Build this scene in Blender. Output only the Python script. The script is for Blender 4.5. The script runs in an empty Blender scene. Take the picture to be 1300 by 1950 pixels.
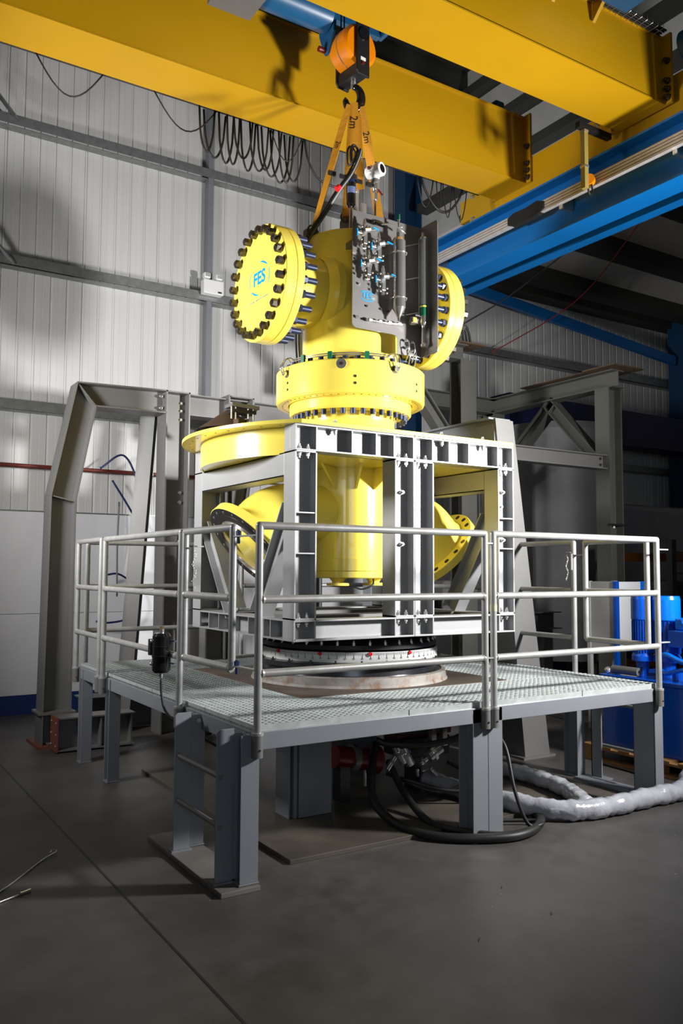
import bpy, math, random
from mathutils import Vector, Matrix
random.seed(7)
V = Vector
PI = math.pi
S = bpy.context.scene
COL = S.collection
FOC = 1588.02; CAMH = 1.62
YAW, PITCH, ROLL = 0.5622916, 0.0694220, 0.0049617

# ---------------------------------------------------------------- camera
def cam_axes():
    cy, sy, cp, sp = math.cos(YAW), math.sin(YAW), math.cos(PITCH), math.sin(PITCH)
    f = V((sy*cp, cy*cp, sp)); r0 = V((cy, -sy, 0)); u0 = r0.cross(f)
    cr, sr = math.cos(ROLL), math.sin(ROLL)
    return cr*r0+sr*u0, -sr*r0+cr*u0, f
CR, CU, CF = cam_axes()
cd = bpy.data.cameras.new('camera'); cam = bpy.data.objects.new('camera', cd); COL.objects.link(cam)
M = Matrix((CR, CU, -CF)).transposed().to_4x4(); M.translation = V((0, 0, CAMH)); cam.matrix_world = M
cd.sensor_fit = 'VERTICAL'; cd.sensor_height = 36.0; cd.lens = FOC/1950*36; cd.clip_end = 200
S.camera = cam
def at(px, py, X=None, Y=None, Z=None):
    d = CR*((px-650)/FOC) - CU*((py-975)/FOC) + CF
    t = X/d.x if X is not None else Y/d.y if Y is not None else (Z-CAMH)/d.z
    return V((0, 0, CAMH)) + d*t

# ---------------------------------------------------------------- world, light, exposure
w = bpy.data.worlds.new('world'); S.world = w; w.use_nodes = True
w.node_tree.nodes['Background'].inputs[0].default_value = (0.62, 0.66, 0.75, 1)
w.node_tree.nodes['Background'].inputs[1].default_value = 0.02
def area(name, loc, target, size, power, col=(1, 1, 1), spread=PI):
    l = bpy.data.lights.new(name, 'AREA'); l.shape = 'SQUARE'; l.size = size; l.energy = power; l.color = col; l.spread = spread
    o = bpy.data.objects.new(name, l); COL.objects.link(o); o.location = loc
    o.rotation_euler = (V(target)-V(loc)).to_track_quat('-Z', 'Y').to_euler(); return o
area('studio_strobe', (5.9, 1.9, 2.6), (3.6, 5.2, 2.85), 0.35, 300, (1, 0.985, 0.96), 2.35)
area('studio_strobe', (-0.4, 6.2, 2.9), (3.3, 6.6, 3.3), 0.7, 162, (1, 0.985, 0.96), 2.3)
area('added_room_fill', (-0.8, -2.6, 2.6), (3.2, 4.5, 1.0), 2.5, 55, (0.82, 0.91, 1))  # added fill lamp behind the camera, stands in for the bluish room ambient
S.view_settings.view_transform = 'Standard'; S.view_settings.look = 'None'; S.view_settings.gamma = 1
S.view_settings.use_curve_mapping = False; S.view_settings.exposure = 0.0

# ---------------------------------------------------------------- materials
def mat(name, col, rough=0.5, metal=0.0, var=0.12, vscale=3.0, bump=0.0, bscale=40.0, coat=0.0, stain=None, stain_scale=2.0, stain_amt=0.5, detail=6, stretch=None):
    m = bpy.data.materials.new(name); m.use_nodes = True; nt = m.node_tree; N = nt.nodes; L = nt.links
    b = N['Principled BSDF']; b.inputs['Roughness'].default_value = rough; b.inputs['Metallic'].default_value = metal
    if coat: b.inputs['Coat Weight'].default_value = coat; b.inputs['Coat Roughness'].default_value = 0.035
    tc = N.new('ShaderNodeTexCoord'); src = tc.outputs['Object']
    if stretch:
        mp = N.new('ShaderNodeMapping'); mp.inputs['Scale'].default_value = stretch; L.new(src, mp.inputs[0]); src = mp.outputs[0]
    n = N.new('ShaderNodeTexNoise'); n.inputs['Scale'].default_value = vscale; n.inputs['Detail'].default_value = detail; L.new(src, n.inputs['Vector'])
    r = N.new('ShaderNodeValToRGB'); r.color_ramp.elements[0].position = 0.3; r.color_ramp.elements[1].position = 0.7
    r.color_ramp.elements[0].color = tuple(c*(1-var) for c in col)+(1,); r.color_ramp.elements[1].color = tuple(min(1, c*(1+var)) for c in col)+(1,)
    L.new(n.outputs['Fac'], r.inputs[0]); out = r.outputs[0]
    if stain:
        n2 = N.new('ShaderNodeTexNoise'); n2.inputs['Scale'].default_value = stain_scale; n2.inputs['Detail'].default_value = 8; n2.inputs['Roughness'].default_value = 0.65; L.new(src, n2.inputs['Vector'])
        r2 = N.new('ShaderNodeValToRGB'); r2.color_ramp.elements[0].position = 0.5; r2.color_ramp.elements[1].position = 0.68
        r2.color_ramp.elements[0].color = (0, 0, 0, 1); r2.color_ramp.elements[1].color = (stain_amt,)*3+(1,); L.new(n2.outputs['Fac'], r2.inputs[0])
        mx = N.new('ShaderNodeMix'); mx.data_type = 'RGBA'; L.new(r2.outputs[0], mx.inputs['Factor']); L.new(out, mx.inputs['A']); mx.inputs['B'].default_value = tuple(stain)+(1,)
        out = mx.outputs['Result']
    L.new(out, b.inputs['Base Color'])
    if bump:
        n3 = N.new('ShaderNodeTexNoise'); n3.inputs['Scale'].default_value = bscale; n3.inputs['Detail'].default_value = 4; L.new(tc.outputs['Object'], n3.inputs['Vector'])
        bp = N.new('ShaderNodeBump'); bp.inputs['Strength'].default_value = bump; bp.inputs['Distance'].default_value = 0.01
        L.new(n3.outputs['Fac'], bp.inputs['Height']); L.new(bp.outputs[0], b.inputs['Normal'])
    return m
YEL = mat('yellow_gloss_paint', (0.92, 0.76, 0.12), 0.22, var=0.02, coat=0.5, bump=0.03, bscale=25)
CRANE = mat('crane_yellow_paint', (0.50, 0.27, 0.002), 0.42, var=0.05, vscale=1.2)
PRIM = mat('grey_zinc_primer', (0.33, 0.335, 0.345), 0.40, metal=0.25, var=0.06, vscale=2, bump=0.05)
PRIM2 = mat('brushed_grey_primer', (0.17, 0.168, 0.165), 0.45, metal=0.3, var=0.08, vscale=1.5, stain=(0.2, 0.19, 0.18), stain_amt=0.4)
PLAT = mat('blue_grey_steel_paint', (0.215, 0.23, 0.257), 0.45, metal=0.2, var=0.05, vscale=2, stain=(0.28, 0.28, 0.28), stain_amt=0.3)
RAILM = mat('galvanised_tube', (0.38, 0.38, 0.375), 0.38, metal=0.4, var=0.14, vscale=9, bump=0.05, stain=(0.33, 0.31, 0.27), stain_scale=5, stain_amt=0.5)
GALV = mat('galvanised_steel', (0.50, 0.54, 0.535), 0.38, metal=0.3, var=0.2, vscale=18, stain=(0.36, 0.39, 0.38), stain_scale=9, stain_amt=0.6)
GIRT = mat('galvanised_girt', (0.27, 0.285, 0.285), 0.42, metal=0.6, var=0.15, vscale=14)
BOLT = mat('blackened_bolt', (0.03, 0.04, 0.085), 0.35, metal=0.4, var=0.15, vscale=30)
NUT = mat('dark_oiled_nut', (0.10, 0.085, 0.075), 0.3, metal=0.75, var=0.2, vscale=30)
ZINC = mat('zinc_bolt', (0.62, 0.61, 0.58), 0.3, metal=0.85, var=0.12, vscale=30)
STAIN = mat('stainless_plate', (0.25, 0.24, 0.235), 0.34, metal=0.55, var=0.05, vscale=1.5, stretch=(1, 1, 14))
POL = mat('polished_stainless', (0.66, 0.62, 0.58), 0.2, metal=0.85, var=0.05)
CHROME = mat('chrome', (0.75, 0.75, 0.75), 0.15, metal=0.85, var=0.02)
BLACK = mat('black_rubber', (0.012, 0.012, 0.012), 0.5, var=0.2, vscale=20)
BLKGL = mat('black_gloss', (0.008, 0.008, 0.009), 0.12, var=0.05, coat=0.6)
BLKM = mat('black_painted_steel', (0.02, 0.02, 0.022), 0.4, metal=0.3, var=0.2)
CLAD = mat('grey_wall_cladding', (0.62, 0.62, 0.615), 0.5, var=0.05, vscale=0.6, stretch=(9, 1, 0.3))
DADO = mat('white_lining_board', (0.80, 0.80, 0.84), 0.55, var=0.04, vscale=0.8, stain=(0.45, 0.45, 0.46), stain_amt=0.15)
BAND = mat('dark_blue_skirting', (0.012, 0.035, 0.16), 0.4, var=0.1)
RUNB = mat('runway_blue_paint', (0.0, 0.13, 0.42), 0.45, var=0.08, vscale=1)
COLB = mat('column_blue_paint', (0.002, 0.035, 0.10), 0.5, var=0.08, vscale=1)
HPUB = mat('power_unit_blue_paint', (0.0, 0.075, 0.50), 0.25, var=0.03, coat=0.4)
HPUL = mat('motor_light_blue_paint', (0.0, 0.17, 0.80), 0.25, var=0.03, coat=0.4)
HOISTB = mat('hoist_blue_paint', (0.01, 0.085, 0.2), 0.35, var=0.08)
ROOF = mat('roof_sheet', (0.24, 0.24, 0.25), 0.6, var=0.08, vscale=1)
PURL = mat('dark_purlin', (0.03, 0.03, 0.026), 0.6, var=0.1)
RUSTY = mat('rusty_white_steel', (0.30, 0.28, 0.26), 0.5, var=0.15, vscale=6, stain=(0.20, 0.09, 0.04), stain_scale=9, stain_amt=1.0)
BROWN = mat('muddy_brown_plate', (0.085, 0.065, 0.048), 0.6, var=0.25, vscale=3, bump=0.1)
REDP = mat('red_oxide_pipe', (0.14, 0.02, 0.015), 0.5, var=0.1)
RED = mat('red_valve_paint', (0.13, 0.006, 0.004), 0.4, var=0.1)
REDM = mat('red_marker', (0.75, 0.01, 0.02), 0.35, var=0.02)
OXIDE = mat('red_brown_end_plate', (0.16, 0.045, 0.03), 0.6, var=0.15)
WHITE = mat('white_plastic', (0.85, 0.85, 0.85), 0.3, var=0.02)
SCALE = mat('white_scale_band', (0.82, 0.82, 0.82), 0.4, var=0.03)
INK = mat('black_print', (0.015, 0.015, 0.018), 0.5, var=0)
CYAN = mat('cyan_print', (0.0, 0.27, 0.60), 0.4, var=0)
LOGOG = mat('grey_blue_print', (0.12, 0.28, 0.34), 0.4, var=0)
LBLU = mat('light_blue_handle', (0.0, 0.34, 0.85), 0.35, var=0.02)
WEB = mat('yellow_lifting_webbing', (0.50, 0.22, 0.008), 0.65, var=0.12, vscale=25, stretch=(1, 1, 6))
ORANGE = mat('orange_sheave_paint', (0.80, 0.23, 0.0), 0.35, var=0.05)
WOOD = mat('pallet_wood', (0.33, 0.17, 0.06), 0.7, var=0.25, vscale=8, stretch=(1, 6, 6))
PLANK = mat('rusty_gantry_plate', (0.07, 0.042, 0.02), 0.7, var=0.3, vscale=4)
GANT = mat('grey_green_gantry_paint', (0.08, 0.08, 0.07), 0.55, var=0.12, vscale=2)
CABG = mat('grey_cabinet', (0.42, 0.42, 0.41), 0.45, var=0.03)
CABW = mat('white_cabinet_front', (0.75, 0.77, 0.8), 0.4, var=0.03)
BLUH = mat('dark_blue_hose', (0.01, 0.02, 0.09), 0.4, var=0.05)
CUND = mat('aluminium_conductor_rail', (0.55, 0.52, 0.50), 0.4, metal=0.3, var=0.12, vscale=12)
GREEN = mat('green_cap', (0.0, 0.12, 0.05), 0.4, var=0.05)
WIRE = mat('bright_wire_rope', (0.55, 0.55, 0.56), 0.35, metal=0.8, var=0.2, vscale=60)
GLASS = bpy.data.materials.new('gauge_glass'); GLASS.use_nodes = True
_b = GLASS.node_tree.nodes['Principled BSDF']; _b.inputs['Base Color'].default_value = (0.8, 0.85, 0.85, 1); _b.inputs['Roughness'].default_value = 0.05; _b.inputs['Transmission Weight'].default_value = 0.9; _b.inputs['IOR'].default_value = 1.45
# wrapped hose: crinkled translucent white film
WRAP = mat('white_plastic_wrap', (0.40, 0.41, 0.46), 0.2, var=0.22, vscale=9, bump=0.8, bscale=16, coat=0.6)
# concrete floor
def floor_mat():
    m = mat('dark_polished_concrete', (0.078, 0.073, 0.069), 0.46, var=0.34, vscale=1.6, bump=0.05, bscale=30, stain=(0.040, 0.033, 0.028), stain_scale=1.7, stain_amt=0.75, detail=12)
    nt = m.node_tree; N = nt.nodes; L = nt.links; b = N['Principled BSDF']
    prev = b.inputs['Base Color'].links[0].from_socket
    tc = N.new('ShaderNodeTexCoord')
    v = N.new('ShaderNodeTexVoronoi'); v.inputs['Scale'].default_value = 7; L.new(tc.outputs['Object'], v.inputs['Vector'])
    lt = N.new('ShaderNodeMath'); lt.operation = 'LESS_THAN'; lt.inputs[1].default_value = 0.035; L.new(v.outputs['Distance'], lt.inputs[0])
    sp = N.new('ShaderNodeSeparateColor'); L.new(v.outputs['Color'], sp.inputs[0])
    g = N.new('ShaderNodeMath'); g.operation = 'GREATER_THAN'; g.inputs[1].default_value = 0.86; L.new(sp.outputs[0], g.inputs[0])
    mu = N.new('ShaderNodeMath'); mu.operation = 'MULTIPLY'; L.new(lt.outputs[0], mu.inputs[0]); L.new(g.outputs[0], mu.inputs[1])
    mx = N.new('ShaderNodeMix'); mx.data_type = 'RGBA'; L.new(mu.outputs[0], mx.inputs['Factor']); L.new(prev, mx.inputs['A']); mx.inputs['B'].default_value = (0.22, 0.21, 0.2, 1)
    L.new(mx.outputs['Result'], b.inputs['Base Color'])
    return m
FLOORM = floor_mat()

# ---------------------------------------------------------------- mesh building
class MB:
    def __init__(s): s.v = []; s.f = []; s.sm = []; s.mi = []
    def add(s, vs, fs, smooth=False, mi=0):
        o = len(s.v); s.v += [V(p) for p in vs]
        for f in fs: s.f.append([i+o for i in f]); s.sm.append(smooth); s.mi.append(mi)
        return s
    def box(s, x0, x1, y0, y1, z0, z1, mi=0):
        return s.add([(x, y, z) for z in (z0, z1) for y in (y0, y1) for x in (x0, x1)],
                     [(0, 2, 3, 1), (4, 5, 7, 6), (0, 1, 5, 4), (2, 6, 7, 3), (0, 4, 6, 2), (1, 3, 7, 5)], False, mi)
    def bar(s, p0, p1, wd, hd, up=(0, 0, 1), off=(0, 0), mi=0):
        """rectangular bar p0->p1; hd measured along up, wd across; off=(across, up)"""
        p0, p1 = V(p0), V(p1); d = (p1-p0).normalized(); u = V(up); u = (u-d*u.dot(d)).normalized(); a = d.cross(u)
        vs = []
        for p in (p0, p1):
            for su, sa in ((-1, -1), (-1, 1), (1, 1), (1, -1)): vs.append(p+a*(off[0]+sa*wd/2)+u*(off[1]+su*hd/2))
        return s.add(vs, [(0, 1, 2, 3), (4, 7, 6, 5), (0, 4, 5, 1), (1, 5, 6, 2), (2, 6, 7, 3), (3, 7, 4, 0)], False, mi)
    def ibeam(s, p0, p1, h, b, up=(0, 0, 1), tf=0.012, tw=0.009):
        """I section, up = direction from flange to flange"""
        s.bar(p0, p1, tw, h-2*tf, up); s.bar(p0, p1, b, tf, up, (0, h/2-tf/2)); s.bar(p0, p1, b, tf, up, (0, -h/2+tf/2)); return s
    def cyl(s, p0, p1, r0, r1=None, n=16, caps=True, smooth=True, mi=0):
        if r1 is None: r1 = r0
        p0, p1 = V(p0), V(p1); d = (p1-p0).normalized(); a = d.orthogonal().normalized(); b = d.cross(a)
        ring = [a*math.cos(2*PI*i/n)+b*math.sin(2*PI*i/n) for i in range(n)]
        vs = [p0+q*r0 for q in ring]+[p1+q*r1 for q in ring]
        s.add(vs, [(i, (i+1) % n, n+(i+1) % n, n+i) for i in range(n)], smooth, mi)
        if caps: s.add([p0+q*r0 for q in ring], [tuple(range(n-1, -1, -1))], False, mi); s.add([p1+q*r1 for q in ring], [tuple(range(n))], False, mi)
        return s
    def tube(s, pts, r, n=10, closed=False, mi=0, jit=0):
        pts = [V(p) for p in pts]; m = len(pts); rs = r if isinstance(r, (list, tuple)) else [r]*m
        T = []
        for i in range(m):
            a = pts[(i-1) % m] if (closed or i > 0) else pts[0]; b = pts[(i+1) % m] if (closed or i < m-1) else pts[-1]
            T.append((b-a).normalized())
        a = T[0].orthogonal().normalized(); vs = []
        for i in range(m):
            a = (a-T[i]*a.dot(T[i])).normalized(); b = T[i].cross(a)
            for k in range(n):
                rr = rs[i]*(1+random.uniform(-jit, jit)); vs.append(pts[i]+(a*math.cos(2*PI*k/n)+b*math.sin(2*PI*k/n))*rr)
        fs = []
        for i in range(m if closed else m-1):
            j = (i+1) % m
            for k in range(n): fs.append((i*n+k, i*n+(k+1) % n, j*n+(k+1) % n, j*n+k))
        if not closed: fs += [tuple(range(n-1, -1, -1)), tuple(range((m-1)*n, m*n))]
        return s.add(vs, fs, True, mi)
    def lathe(s, prof, c=(0, 0, 0), axis=(0, 0, 1), n=64, a0=0, a1=2*PI, sharp=True, closed=False, mi=0):
        """prof = [(r, h)...] around axis through c; sharp: every band its own vertices"""
        ax = V(axis).normalized(); c = V(c)
        e1 = V((1, 0, 0)) if abs(ax.z) > 0.9 else V((0, 0, 1)); e1 = (e1-ax*e1.dot(ax)).normalized(); e2 = ax.cross(e1)
        full = abs(a1-a0-2*PI) < 1e-6; m = n if full else n+1
        def ring(r, h): return [c+ax*h+(e1*math.cos(a0+(a1-a0)*i/n)+e2*math.sin(a0+(a1-a0)*i/n))*r for i in range(m)]
        P = prof+[prof[0]] if closed else prof
        for (r0, h0), (r1, h1) in zip(P[:-1], P[1:]):
            vs = ring(r0, h0)+ring(r1, h1)
            s.add(vs, [(i, (i+1) % m, m+(i+1) % m, m+i) for i in range(n)], True, mi)
        return s
    def prism(s, poly, o, ex, ey, t, mi=0):
        """polygon (a,b) in plane o+a*ex+b*ey extruded by vector t"""
        o, ex, ey, t = V(o), V(ex), V(ey), V(t); n = len(poly)
        A = [o+ex*a+ey*b for a, b in poly]; vs = A+[p+t for p in A]
        flip = ex.cross(ey).dot(t) > 0
        return s.add(vs, [tuple(range(n-1, -1, -1)), tuple(range(n, 2*n))]+[(i, (i+1) % n, n+(i+1) % n, n+i) for i in range(n)], False, mi)
    def hexn(s, p0, p1, r, mi=0): return s.cyl(p0, p1, r, n=6, smooth=False, mi=mi)
    def ball(s, c, r, n=12, sc=(1, 1, 1), mi=0):
        c = V(c); vs = []; fs = []; m = n//2
        for j in range(m+1):
            t = PI*j/m
            for i in range(n): vs.append(c+V((r*sc[0]*math.sin(t)*math.cos(2*PI*i/n), r*sc[1]*math.sin(t)*math.sin(2*PI*i/n), r*sc[2]*math.cos(t))))
        for j in range(m):
            for i in range(n): fs.append((j*n+i, (j+1)*n+i, (j+1)*n+(i+1) % n, j*n+(i+1) % n))
        return s.add(vs, fs, True, mi)
    def mesh(s, name, mats, off=V((0, 0, 0))):
        me = bpy.data.meshes.new(name); me.from_pydata([tuple(p-off) for p in s.v], [], s.f)
        me.polygons.foreach_set('use_smooth', s.sm); me.polygons.foreach_set('material_index', s.mi)
        for m in (mats if isinstance(mats, (list, tuple)) else [mats]): me.materials.append(m)
        me.validate(); me.update(); return me
    def build(s, name, mats, parent=None, bevel=0, label=None, kind=None):
        lo = [min(p[i] for p in s.v) for i in range(3)]; hi = [max(p[i] for p in s.v) for i in range(3)]
        c = V(((lo[0]+hi[0])/2, (lo[1]+hi[1])/2, lo[2]))
        o = bpy.data.objects.new(name, s.mesh(name, mats, c)); COL.objects.link(o); place(o, c, parent)
        if bevel:
            b = o.modifiers.new('bevel', 'BEVEL'); b.width = bevel; b.segments = 2; b.limit_method = 'ANGLE'; b.angle_limit = 0.7
        if label: o['label'] = label
        if kind: o['kind'] = kind
        return o
WP = {}
def place(o, c, parent):
    WP[o.name] = V(c)
    if parent is not None: o.parent = parent; o.location = V(c)-WP[parent.name]
    else: o.location = c
def inst(name, me, mtx, parent=None, label=None):
    """object sharing mesh me at world matrix mtx (parents are never rotated or scaled)"""
    o = bpy.data.objects.new(name, me); COL.objects.link(o); c = mtx.to_translation(); WP[o.name] = c
    L = mtx.copy()
    if parent is not None: o.parent = parent; L.translation = c-WP[parent.name]
    o.matrix_local = L
    if label: o['label'] = label
    return o
def tag(o, label, cat, group=None, kind=None):
    o['label'] = label; o['category'] = cat
    if group: o['group'] = group
    if kind: o['kind'] = kind
    return o
def thing(name, label, cat, loc, group=None):
    o = bpy.data.objects.new(name, None); COL.objects.link(o); o.empty_display_size = 0.1; place(o, V(loc), None); return tag(o, label, cat, group)
def struct(name, mb, m, bevel=0, label=None, cat=None):
    o = mb.build(name, m, None, bevel); o['kind'] = 'structure'
    if label: o['label'] = label
    if cat: o['category'] = cat
    return o
def frame(p, z, x=None):
    """world matrix with local z along z"""
    z = V(z).normalized(); x = V(x) if x is not None else z.orthogonal(); x = (x-z*x.dot(z)).normalized(); y = z.cross(x)
    m = Matrix((x, y, z)).transposed().to_4x4(); m.translation = V(p); return m
def smooth_path(pts, k=6):
    pts = [V(p) for p in pts]; out = []
    for i in range(len(pts)-1):
        p0 = pts[i-1] if i else pts[0]*2-pts[1]; p1, p2 = pts[i], pts[i+1]; p3 = pts[i+2] if i+2 < len(pts) else pts[-1]*2-pts[-2]
        for j in range(k):
            t = j/k; out.append(0.5*((2*p1)+(p2-p0)*t+(2*p0-5*p1+4*p2-p3)*t*t+(3*p1-p0-3*p2+p3)*t**3))
    return out+[pts[-1]]
def text(name, body, m, p, ex, ey, size, parent, extrude=0.0008, space=1.0, align='CENTER', shear=0, off=0.0):
    c = bpy.data.curves.new(name, 'FONT'); c.body = body; c.size = size; c.extrude = extrude; c.align_x = align; c.align_y = 'CENTER'; c.space_character = space; c.shear = shear; c.offset = off
    o = bpy.data.objects.new(name, c); COL.objects.link(o)
    dg = bpy.context.evaluated_depsgraph_get(); me = bpy.data.meshes.new_from_object(o.evaluated_get(dg)); bpy.data.objects.remove(o); bpy.data.curves.remove(c)
    me.materials.clear(); me.materials.append(m)
    ex = V(ex).normalized(); ey = V(ey).normalized(); ez = ex.cross(ey).normalized()
    mt = Matrix((ex, ey, ez)).transposed().to_4x4(); mt.translation = V(p)
    return inst(name, me, mt, parent)
def bolt_mesh(name, r, h, shank, sr, m, washer=True):
    b = MB()
    if washer: b.cyl((0, 0, 0), (0, 0, h*0.2), r*1.25, n=12)
    b.hexn((0, 0, h*0.2 if washer else 0), (0, 0, h), r)
    if shank: b.cyl((0, 0, h), (0, 0, h+shank), sr, n=10)
    return b.mesh(name, m)

# ================================================================ SETTING
YW = 9.87
flr = struct('floor', MB().box(-9, 15, -6, YW+0.1, -0.1, 0), FLOORM)
jb = MB(); jb.box(1.362, 1.374, -6, YW, -0.001, 0.0012); jb.build('floor_joint', INK, flr)
wall = struct('wall_back', MB().box(-9, 14, YW+0.03, YW+0.12, 0, 8.8), CLAD)
# cladding panels with rib grooves
PW = 0.182*5
pm = MB(); prof = []
for k in range(5):
    x = k*0.182
    prof += [(x, 0.0), (x+0.010, 0.016), (x+0.022, 0.016), (x+0.032, 0.0), (x+0.095, 0.0), (x+0.099, 0.003), (x+0.103, 0)]
prof.append((PW-0.002, 0.0))
vs = [(x, y, z) for z in (2.27, 8.8) for x, y in prof]; n = len(prof)
pm.add(vs, [(i, i+1, n+i+1, n+i) for i in range(n-1)])
pme = pm.mesh('wall_panel', CLAD)
for i in range(25):
    inst('wall_panel', pme, Matrix.Translation((1.646-4*PW-PW*2+i*PW, YW, 0)), wall)
# girts
for i, z in enumerate((3.45, 5.08, 6.70)):
    g = MB(); y = YW
    g.box(-9, 14, y-0.17, y-0.002, z+0.045, z+0.052); g.box(-9, 14, y-0.172, y-0.166, z-0.06, z+0.052); g.box(-9, 14, y-0.13, y-0.002, z-0.066, z-0.06)
    g.build('girt', GIRT, wall)
# lining boards and blue skirting
for z0, z1 in ((0.215, 1.110), (1.115, 2.262)):
    for i in range(9):
        x0 = -8.8+i*2.5; MB().box(x0, x0+2.494, YW-0.03, YW+0.02, z0, z1).build('lining_board', DADO, wall)
struct('baseboard_back', MB().box(-9, 14, YW-0.035, YW, 0, 0.213), BAND)
struct('trim_1', MB().box(-9, 14, YW-0.045, YW+0.01, 2.262, 2.275), GIRT)
# sag rods
MB().box(4.085, 4.15, YW-0.15, YW-0.03, 3.51, 8.6).build('sag_rod', PLAT, wall)
# left gable column with fly braces
b = MB().box(1.10, 1.36, YW-0.33, YW-0.18, 0, 8.6); struct('trim_2', b, COLB)
for z in (5.05, 6.70):
    MB().bar((1.44, YW-0.30, z+0.24), (1.76, YW-0.17, z-0.02), 0.05, 0.02).build('fly_brace', GIRT, wall)
# blue building columns
c = MB(); c.ibeam((7.14, 9.55, 0), (7.14, 9.55, 8.7), 0.30, 0.26, (1, 0, 0)); struct('trim_3', c, COLB)
c = MB(); c.ibeam((13.45, 9.45, 0), (13.45, 9.45, 6.2), 0.5, 0.4, (1, 0, 0)); struct('trim_4', c, COLB)
struct('wall_right', MB().box(14, 14.12, -6, YW, 0, 8.8), CLAD)
# ceilings
struct('ceiling', MB().box(-9, 7.3, -6, YW, 8.7, 8.8), ROOF)
cl = struct('ceiling_low', MB().box(7.3, 14, -6, YW, 6.28, 6.36), mat('low_roof_sheet', (0.62, 0.60, 0.58), 0.6, var=0.05))
for y in (9.13, 7.78, 6.4, 5.0, 3.6):
    MB().box(7.35, 14, y-0.2, y+0.06, 6.05, 6.28).build('purlin', PURL, cl)
MB().box(7.35, 14, 9.55, 9.84, 6.1, 6.28).build('purlin', PURL, cl)
ce = bpy.data.objects['ceiling']
for x in (-4, -1, 2, 5): MB().box(x, x+0.16, -6, YW-0.05, 8.45, 8.7).build('purlin', PURL, ce)
for y in (8.4, 5.2, 2.0): MB().ibeam((-9, y, 8.2), (7.3, y, 8.2), 0.5, 0.2).build('rafter', PURL, ce)
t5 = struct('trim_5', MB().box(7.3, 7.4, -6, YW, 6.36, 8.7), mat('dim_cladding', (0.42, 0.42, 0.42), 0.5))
for z in (6.75, 7.35, 7.95): MB().box(7.12, 7.3, -6, 9.3, z, z+0.12).build('purlin', PURL, t5)
# sloping blue brace in the right bay
b = MB(); b.bar((7.35, 9.45, 5.98), (13.1, 9.45, 5.45), 0.08, 0.16); tag(b.build('diagonal_brace', RUNB), 'sloping blue brace tube across the back wall above the grey gantry', 'brace')
# red fire pipe on the wall
t = thing('fire_pipe', 'thin dark red pipe running level along the back wall', 'pipe', (3, YW-0.1, 2.77))
MB().cyl((-8.9, YW-0.11, 2.77), (6.9, YW-0.11, 2.77), 0.022, n=10).build('pipe', REDP, t)
MB().cyl((4.6, YW-0.11, 2.77), (4.68, YW-0.11, 2.77), 0.036, n=12).build('coupling', REDP, t)
for x in (1.0, 3.4, 6.0): MB().box(x, x+0.03, YW-0.14, YW-0.005, 2.745, 2.795).build('bracket', GIRT, t)
# emergency light unit
t = thing('emergency_light', 'white twin-head emergency light box mounted on the wall girt', 'light', (4.11, 9.62, 5.08))
MB().box(3.98, 4.25, 9.57, 9.68, 5.08, 5.26).build('housing', WHITE, t, 0.01)
for x in (4.03, 4.19):
    MB().box(x-0.045, x+0.045, 9.57, 9.65, 5.275, 5.345).build('lamp_head', WHITE, t, 0.015)
    MB().box(x-0.03, x+0.03, 9.565, 9.572, 5.29, 5.33).build('lens', GLASS, t)
MB().box(4.17, 4.22, 9.566, 9.571, 5.10, 5.12).build('indicator', INK, t)

# ================================================================ OVERHEAD CRANE
ZB = 5.42
def girder(lab, y0, y1, x1, ztop):
    g = thing('crane_girder', lab, 'crane girder', (3, (y0+y1)/2, ZB))
    b = MB(); x0 = -6
    b.box(x0, x1, y0+0.02, y0+0.03, ZB+0.012, ztop); b.box(x0, x1, y1-0.03, y1-0.02, ZB+0.012, ztop)
    b.build('web_plate', CRANE, g)
    MB().box(x0, x1, y0, y1, ZB, ZB+0.012).build('bottom_flange', CRANE, g)
    MB().box(x0, x1, y0, y1, ztop, ztop+0.015).build('top_flange', CRANE, g)
    MB().box(x0, x1-0.2, (y0+y1)/2-0.03, (y0+y1)/2+0.03, ztop+0.015, ztop+0.06).build('crane_rail', PURL, g)
    MB().box(x1, x1+0.025, y0-0.06, y1+0.06, ZB+0.0, ztop+0.03).build('end_plate', CRANE, g)
    bm = bolt_mesh('end_bolt', 0.022, 0.03, 0.02, 0.012, NUT)
    for y in (y0-0.03, y1+0.03):
        for z in (0.05, 0.12, 0.19, 0.36): inst('end_bolt', bm, frame((x1, y, ZB+z), (-1, 0, 0)), g)
    return g
gA = girder('deep yellow box girder nearer the back wall, hung with black cable loops', 5.77, 6.21, 5.76, 6.08)
gB = girder('yellow box girder nearer the camera, crossing the top right corner', 4.15, 4.64, 5.72, 5.98)
# end truck
t = thing('end_carriage', 'yellow crane end carriage riding on the blue runway beam', 'crane carriage', (5.9, 5.3, 5.30))
b = MB(); b.box(5.79, 6.05, 3.2, 6.64, 5.31, 5.68); b.build('carriage_box', CRANE, t)
MB().box(5.785, 5.79, 3.2, 6.66, 5.30, 5.325).build('bottom_lip', CRANE, t)
MB().box(5.80, 6.04, 6.64, 6.80, 5.38, 5.62).build('buffer_plate', CRANE, t)
MB().cyl((5.92, 6.80, 5.5), (5.92, 6.9, 5.5), 0.06).build('rubber_buffer', BLACK, t)
for y in (6.35, 3.6): MB().cyl((5.85, y, 5.40), (5.99, y, 5.40), 0.10, n=24).build('wheel', BLKM, t)
bm = bolt_mesh('carriage_bolt', 0.02, 0.025, 0.01, 0.01, ZINC)
for y, z in ((6.58, 5.36), (6.58, 5.6), (6.35, 5.6), (4.9, 5.62)): inst('carriage_bolt', bm, frame((5.79, y, z), (-1, 0, 0)), t)
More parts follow.
